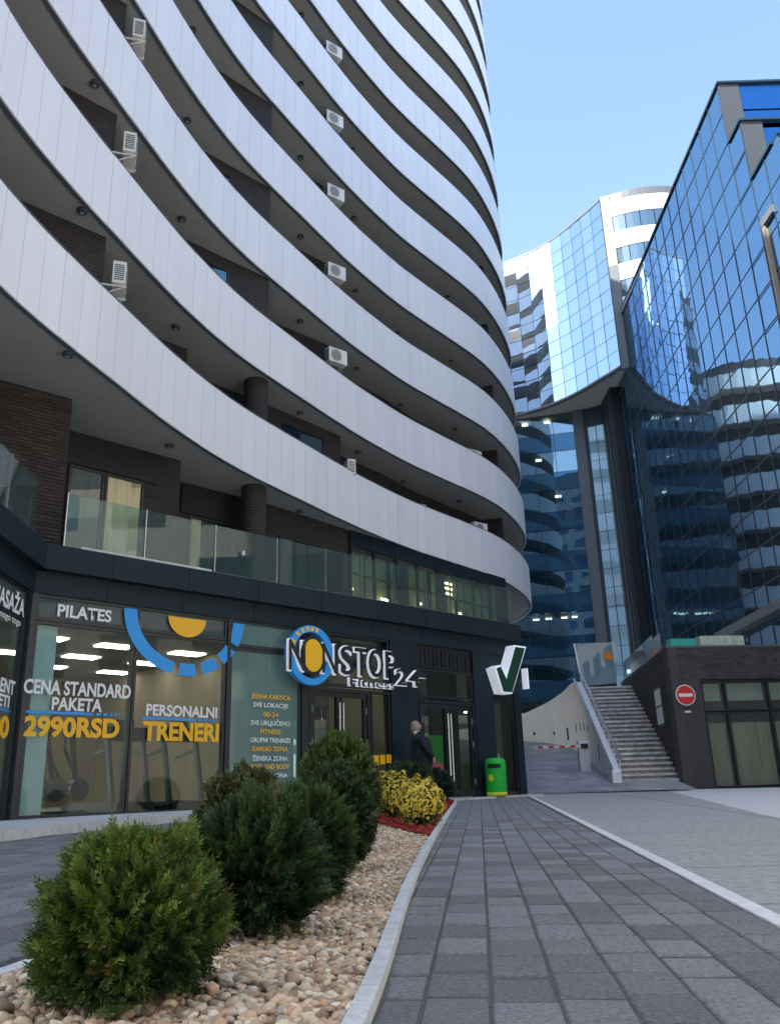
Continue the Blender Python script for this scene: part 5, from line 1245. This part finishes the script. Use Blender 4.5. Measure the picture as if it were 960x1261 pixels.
for k, cells in ((6, (0, 2)), (7, (0, 1, 2))):
    for i in cells: z1 = ZB_-.17-3.05*k; MB().fbox(frl, i*bw+.06, (i+1)*bw-.06, -.10, -.06, z1-1.58, z1-.03).obj('blind', 'olive_far', far)
MB().box(9.0, 34, 65.5, 66, 0, 27.4).obj('rear_wall', 'navy', far)
MB().fbox(frl, LL, LL+.75, -.3, .12, 4, ZB_-.1).obj('pier', 'greypier', far)
MB().fbox(frl, LL+.9, LL+1.15, -.25, .02, 4, ZB_-1).obj('sky_reflection_strip', 'strip', far)
fs, LS = seg_frame((14.85, 58.2), (16.3, 57.4))
for i in range(2):
    for k in range(16): MB().fbox(fs, .05+i*.62, .05+i*.62+.56, -.02, .0, 4.2+k*1.36, 4.2+k*1.36+1.32).obj('pane', 'strip' , far)
MB().fbox(fs, -.9, 3.6, -.4, -.05, 4, ZB_-.1).obj('backing_wall', 'mullion', far)
for k in range(14): MB().fbox(fs, 1.45, 2.3, -.02, .0, 5+k*1.6, 5+k*1.6+.9).obj('pane', 'spandrel', far)
# wedge between the two office buildings
MB().box(15.9, 16.6, YF+.1, 60, 4, 31).obj('link_wall', 'black', far)
for q in range(5): MB().box(15.84, 15.897, YF+.5+q*.9, YF+.56+q*.9, 4, 30.5).obj('fin', 'mullion', far)
for k in range(5):
    MB().fbox(frl, 0, LL+2, .8, .9, 4.15, 5.1).obj('ground_floor_glazing', 'glassL', far) if k == 0 else None

# ---- second residential tower beyond, seen in the mirror glass
tw = empty('banded_residential_block', (-2, 66, 0), 0, 'white banded residential block beyond, visible mirrored in the glass office facade', 'tower')
TC = resample([(-24, 56), (-16, 60.5), (-9, 62.6), (-3, 62.8), (2.5, 62.6), (6.0, 63.6), (8.0, 66), (8.6, 70), (7.5, 76)], 1.0)
for k in range(10):
    z = 4+k*3.0; mb = MB(); mw_ = MB()
    for i in range(len(TC)-1):
        p, q = TC[i], TC[i+1]; d = (q-p)/np.linalg.norm(q-p); nn = np.array([d[1], -d[0]])
        P = [p, q, q-nn*.2, p-nn*.2]; mb.hexa([(x, y, z) for x, y in P], [(x, y, z+1.5) for x, y in P])
        P = [p-nn*1.4, q-nn*1.4, q-nn*1.6, p-nn*1.6]; mw_.hexa([(x, y, z+.2) for x, y in P], [(x, y, z+3.0) for x, y in P])
    for nm, b_, m_ in (('balcony_band', mb, 'panel'), ('recessed_wall', mw_, 'frame')): o = b_.obj(nm, m_); o.parent = tw; o.matrix_parent_inverse = tw.matrix_basis.inverted()
    ring2 = [tuple(p) for p in TC]+[(-24, 80)]; mb = MB(); mb.poly([(x, y, z+.02) for x, y in ring2]); mb.poly([(x, y, z+.2) for x, y in reversed(ring2)]); o = mb.obj('floor_slab', 'soffit'); o.parent = tw; o.matrix_parent_inverse = tw.matrix_basis.inverted()

# ================================================================== SMALL THINGS
bp = (2.33, 21.3); bz = plat_z(*bp)
lb_ = empty('litter_bin', (*bp, bz), 0, 'bright green litter bin with yellow base in front of the last shop window', 'litter bin')
def LBc(o): o.parent = lb_; return o
LBc(MB().lathe((0, 0, 0), [(.235, .06), (.245, .10), (.25, .70), (.245, .80), (.20, .86), (.10, .875), (.01, .88)], 28).obj('body', 'bingreen', smooth=True))
LBc(MB().lathe((0, 0, 0), [(.22, .0), (.245, .01), (.25, .085), (.235, .095)], 28).obj('base', 'binyellow', smooth=True))
ap = MB(); 
for i in range(8):
    a0, a1 = rad(222+i*9), rad(231+i*9); r0, r1 = .245, .259
    ap.hexa([(math.cos(a0)*r0, math.sin(a0)*r0, .64), (math.cos(a0)*r1, math.sin(a0)*r1, .64), (math.cos(a1)*r1, math.sin(a1)*r1, .64), (math.cos(a1)*r0, math.sin(a1)*r0, .64)], [(math.cos(a0)*r0, math.sin(a0)*r0, .735), (math.cos(a0)*r1, math.sin(a0)*r1, .735), (math.cos(a1)*r1, math.sin(a1)*r1, .735), (math.cos(a1)*r0, math.sin(a1)*r0, .735)])
LBc(ap.obj('opening', 'black')); lg = MB()
for i in range(10): a_ = 2*math.pi*i/10; lg.v.append((-.14+math.cos(a_)*.06, -.2235+.0-.0*a_, .42+math.sin(a_)*.085))
lg.v = [(x, -math.sqrt(max(.256**2-x*x, 0)), z) for x, y, z in lg.v]; lg.f = [tuple(range(10))]; lg.mi = [0]; LBc(lg.obj('sticker', 'binyellow'))
# goods glimpsed in the last shop
for j, (s_, z_, c_, r_) in enumerate(((17.55, 1.15, 'red', .08), (17.68, 1.2, 'orange', .07), (17.6, 1.35, 'vwhite', .05))):
    p = SW(s_, -.35); mb = MB().lathe((p[0], p[1], z_-.15), [(.3*r_, 0), (r_, .05), (r_, .16), (.45*r_, .2), (.3*r_, .26)], 12); o = mb.obj('bottle', c_); tag(o, ['red bottle in the last shop window above the green bin', 'orange bottle beside the red one in the last shop window', 'small white bottle above the red one in the last shop window'][j], 'bottle')
    sh_ = MB().fbox(SW, s_-.1, s_+.1, -.46, -.24, z_-.17, z_-.151)
sbox(17.3, 17.82, -.5, -.22, .5, .985, 'display_counter', 'frame'); 
MBp = MB().fbox(SW, 17.0, 17.02, .07, .08, 1, 1.1)

# ---- the person in front of the second door
def skin_figure(name, nodes, edges, m, parent, sub=2):
    bm = bmesh.new(); ly = bm.verts.layers.skin.verify(); vs_ = []
    for i, (p, r) in enumerate(nodes):
        v = bm.verts.new(p); v[ly].radius = (r, r) if not isinstance(r, tuple) else r; v[ly].use_root = (i == 0); vs_.append(v)
    for a_, b_ in edges: bm.edges.new((vs_[a_], vs_[b_]))
    me = bpy.data.meshes.new(name); bm.to_mesh(me); bm.free(); me.materials.append(MT[m]); o = bpy.data.objects.new(name, me); link(o); o.parent = parent
    md_ = o.modifiers.new('Skin', 'SKIN'); md_.use_smooth_shade = True; s_ = o.modifiers.new('Sub', 'SUBSURF'); s_.levels = sub; s_.render_levels = sub; return o
PP = (.52, 18.95); pzz = plat_z(*PP)
per = empty('person', (*PP, pzz), rad(0), 'grey blond person in a long dark coat passing the glass door, red bag in hand', 'person')
# faces left (-X) and a little away; slightly stooped.  total height about 1.60 m
nodes = [((0, 0, .86), .13), ((-.01, 0, 1.02), .12), ((-.03, 0, 1.20), .14), ((-.06, 0, 1.33), .09), ((-.085, 0, 1.39), .048), ((-.10, 0, 1.44), .05),
         ((-.05, -.15, 1.27), .045), ((.10, -.22, 1.06), .045), ((.22, -.22, .90), .032), ((.26, -.22, .82), .026),
         ((-.05, .15, 1.27), .045), ((-.10, .21, 1.05), .045), ((-.16, .19, .86), .032), ((-.18, .185, .78), .026),
         ((0, -.09, .80), .085), ((-.10, -.09, .47), .058), ((-.05, -.09, .10), .038), ((-.16, -.09, .045), .035),
         ((0, .09, .80), .085), ((.06, .09, .47), .058), ((.18, .09, .12), .038), ((.10, .09, .045), .035)]
edges_ = [(0, 1), (1, 2), (2, 3), (3, 4), (4, 5), (2, 6), (6, 7), (7, 8), (8, 9), (2, 10), (10, 11), (11, 12), (12, 13), (0, 14), (14, 15), (15, 16), (16, 17), (0, 18), (18, 19), (19, 20), (20, 21)]
for side, base_, sg_ in ((9, Vector((.26, -.22, .82)), 1), (13, Vector((-.18, .185, .78)), 1)):
    for i in range(4):
        k = len(nodes); dx = -.022+i*.015; nodes += [(tuple(base_+Vector((dx, 0, -.05))), .0095), (tuple(base_+Vector((dx-.006, .006, -.085-(.008 if i in (1, 2) else 0)))), .008), (tuple(base_+Vector((dx-.018, .014, -.105))), .007)]; edges_ += [(side, k), (k, k+1), (k+1, k+2)]
    k = len(nodes); nodes += [(tuple(base_+Vector((-.035, .01, -.03))), .010), (tuple(base_+Vector((-.045, .015, -.06))), .008)]; edges_ += [(side, k), (k, k+1)]
skin_figure('body', nodes, edges_, 'skin', per, 2)
# head: one shaped surface with face; nose towards -X
hm = bmesh.new(); bmesh.ops.create_uvsphere(hm, u_segments=28, v_segments=20, radius=1)
for v in hm.verts:
    x, y, z = v.co; f = -x
    w_ = 1-.22*max(0, -z); X_ = x*.098*(1-.10*max(0, -z)); Y_ = y*.075*w_; Z_ = z*.118
    if f > .6 and abs(y) < .22: X_ -= .022*math.exp(-((z+.12)/.16)**2)*(1-abs(y)/.22)           # nose
    if f > .5: X_ += .008*math.exp(-((z-.12)/.1)**2)*math.exp(-((abs(y)-.36)/.16)**2)           # eye hollows
    if f > .6: X_ -= .006*math.exp(-((z+.48)/.07)**2)*math.exp(-(y/.3)**2); X_ -= .008*math.exp(-((z+.78)/.14)**2)
    if abs(y) > .85 and abs(x) < .3: Y_ += math.copysign(.014*math.exp(-(z/.25)**2), y)
    v.co = (X_, Y_, Z_)
me = bpy.data.meshes.new('head'); hm.to_mesh(me); hm.free(); me.materials.append(MT['skin']); me.polygons.foreach_set('use_smooth', [True]*len(me.polygons))
hd = inst('head', me, (-.125, 0, 1.515), (0, rad(-10), rad(-12)), per)
for y_ in (-.026, .026): MB().lathe((-.088, y_, .012), [(.002, -.007), (.009, 0), (.002, .007)], 8).obj('eye', 'black', hd)
MB().box(-.104, -.098, -.022, .022, -.058, -.052).obj('mouth', 'red', hd)
hb = bmesh.new(); bmesh.ops.create_uvsphere(hb, u_segments=28, v_segments=18, radius=1)
kill = []
for v in hb.verts:
    x, y, z = v.co
    if (-x > .45 and z < .35) or z < -.75: kill.append(v)
    n_ = noise.noise(Vector((x, y, z))*5)*.08; v.co = (x*.112*(1+n_)+.008, y*.092*(1+n_), z*.13*(1+n_*.5)+.008)
bmesh.ops.delete(hb, geom=kill, context='VERTS')
me = bpy.data.meshes.new('hair'); hb.to_mesh(me); hb.free(); me.materials.append(MT['hair']); me.polygons.foreach_set('use_smooth', [True]*len(me.polygons)); ho = inst('hair', me, (-.125, 0, 1.515), (0, rad(-10), rad(-12)), per)
MB().lathe((.10, 0, -.01), [(.01, -.045), (.035, -.03), (.045, 0), (.035, .03), (.01, .045)], 12).obj('bun', 'hair', ho, smooth=True); so = ho.modifiers.new('t', 'SOLIDIFY'); so.thickness = .012
# coat: flared body with collar, sleeves
ct = MB(); prof = [(0.0, .50, .235, .20), (.0, .56, .232, .20), (-.0, .75, .215, .195), (-.005, .92, .185, .185), (-.02, 1.06, .17, .185), (-.045, 1.20, .165, .20), (-.06, 1.29, .14, .19), (-.075, 1.345, .10, .13), (-.09, 1.39, .072, .08), (-.10, 1.425, .074, .078)]
n = 28
for cx_, z_, rx_, ry_ in prof:
    for i in range(n): a_ = 2*math.pi*i/n; q = 1+.035*math.sin(a_*5+z_*4)*(1 if z_ < 1 else .3); ct.v.append((cx_+.03+math.cos(a_)*rx_*(1.32 if z_ < 1.3 else 1)*q, math.sin(a_)*ry_*q, z_))
for k in range(len(prof)-1):
    for i in range(n): ct.f.append((k*n+i, k*n+(i+1) % n, (k+1)*n+(i+1) % n, (k+1)*n+i)); ct.mi.append(0)
ct.obj('coat', 'coat', per, smooth=True)
skin_figure('sleeve', [((-.05, -.13, 1.28), .085), ((.0, -.19, 1.19), .080), ((.09, -.22, 1.06), .072), ((.19, -.22, .93), .060), ((.24, -.22, .85), .055)], [(0, 1), (1, 2), (2, 3), (3, 4)], 'coat', per)
skin_figure('sleeve', [((-.05, .13, 1.29), .075), ((-.08, .20, 1.17), .066), ((-.10, .21, 1.05), .060), ((-.15, .19, .88), .050), ((-.17, .187, .81), .048)], [(0, 1), (1, 2), (2, 3), (3, 4)], 'coat', per)
skin_figure('trousers', [((0, 0, .80), .13), ((-.0, -.09, .72), .10), ((-.09, -.09, .47), .078), ((-.05, -.09, .12), .062), ((.0, .09, .72), .10), ((.06, .09, .47), .078), ((.17, .09, .13), .062)], [(0, 1), (1, 2), (2, 3), (0, 4), (4, 5), (5, 6)], 'black', per)
for (x_, y_) in ((-.08, -.09), (.15, .09)): MB().hexa([(x_-.14, y_-.045, 0), (x_+.10, y_-.04, 0), (x_+.10, y_+.04, 0), (x_-.14, y_+.045, 0)], [(x_-.12, y_-.035, .06), (x_+.09, y_-.035, .11), (x_+.09, y_+.035, .11), (x_-.12, y_+.035, .06)]).obj('shoe', 'black', per)
bg = empty('shoulder_bag', (PP[0]+.31, PP[1]-.23, pzz+.42), 0, 'dull red hand bag held at the right side of the person in the dark coat', 'bag')
m = MB(); prof = [(.10, .05, 0), (.135, .065, .03), (.14, .06, .20), (.11, .03, .30), (.08, .012, .33)]
for rx_, ry_, z_ in prof:
    for i in range(16): a_ = 2*math.pi*i/16; m.v.append((math.copysign(abs(math.cos(a_))**.6, math.cos(a_))*rx_, math.copysign(abs(math.sin(a_))**.6, math.sin(a_))*ry_, z_))
for k in range(4):
    for i in range(16): m.f.append((k*16+i, k*16+(i+1) % 16, (k+1)*16+(i+1) % 16, (k+1)*16+i)); m.mi.append(0)
m.f.append(tuple(range(16))[::-1]); m.mi.append(0); m.f.append(tuple(64+i for i in range(16))); m.mi.append(0)
m.obj('pouch', 'bag', bg, smooth=True); MB().lathe((0, 0, 0), [(.062, 1.36), (.075, 1.385), (.078, 1.41), (.066, 1.44)], 20).obj('scarf', 'vwhite', per).location = (-.095, 0, .0)
h = MB()
for (a_, b_) in (((-.07, 0, .31), (-.07, .0, .36)), ((-.07, 0, .36), (-.05, .0, .38)), ((-.05, 0, .38), (.04, 0, .32))): h.tube(a_, b_, .008, 6)
h.obj('strap', 'bag', bg)

# ---- small things peeping over the lower balcony parapets
def potted(p, label):
    r = empty('potted_plant', p, 0, label, 'plant', 'pot plants on the balconies')
    MB().lathe((0, 0, 0), [(.13, 0), (.17, .3), (.185, .32), (.16, .33)], 14).obj('pot', 'brickwall', r, smooth=True)
    tv, tf = box_; N = 260; u = RNG.normal(size=(N, 3)); u /= np.linalg.norm(u, axis=1)[:, None]; P = u*np.array([.24, .24, .30])*RNG.uniform(.5, 1, (N, 1)); P[:, 2] += .62
    v, f, t = scatter(tv, tf, P, align_rot(u+np.array([0, 0, .5]), RNG.uniform(0, 6, N)), RNG.uniform(.10, .2, N), np.array([(.04, .08, .02)])*RNG.uniform(.6, 1.4, (N, 1)))
    joined('foliage', r, v, f, 'leaf', t)
potted((1.9, 29.0, ZA+.95), 'pot plant just visible over the lowest white band near its right end')
potted((2.45, 29.6, ZA+FH+.9), 'pot plant just visible over the second white band near its right end')
potted((-.9, 24.9, ZA+FH+.95), 'pot plant over the second white band right of the air conditioner row')
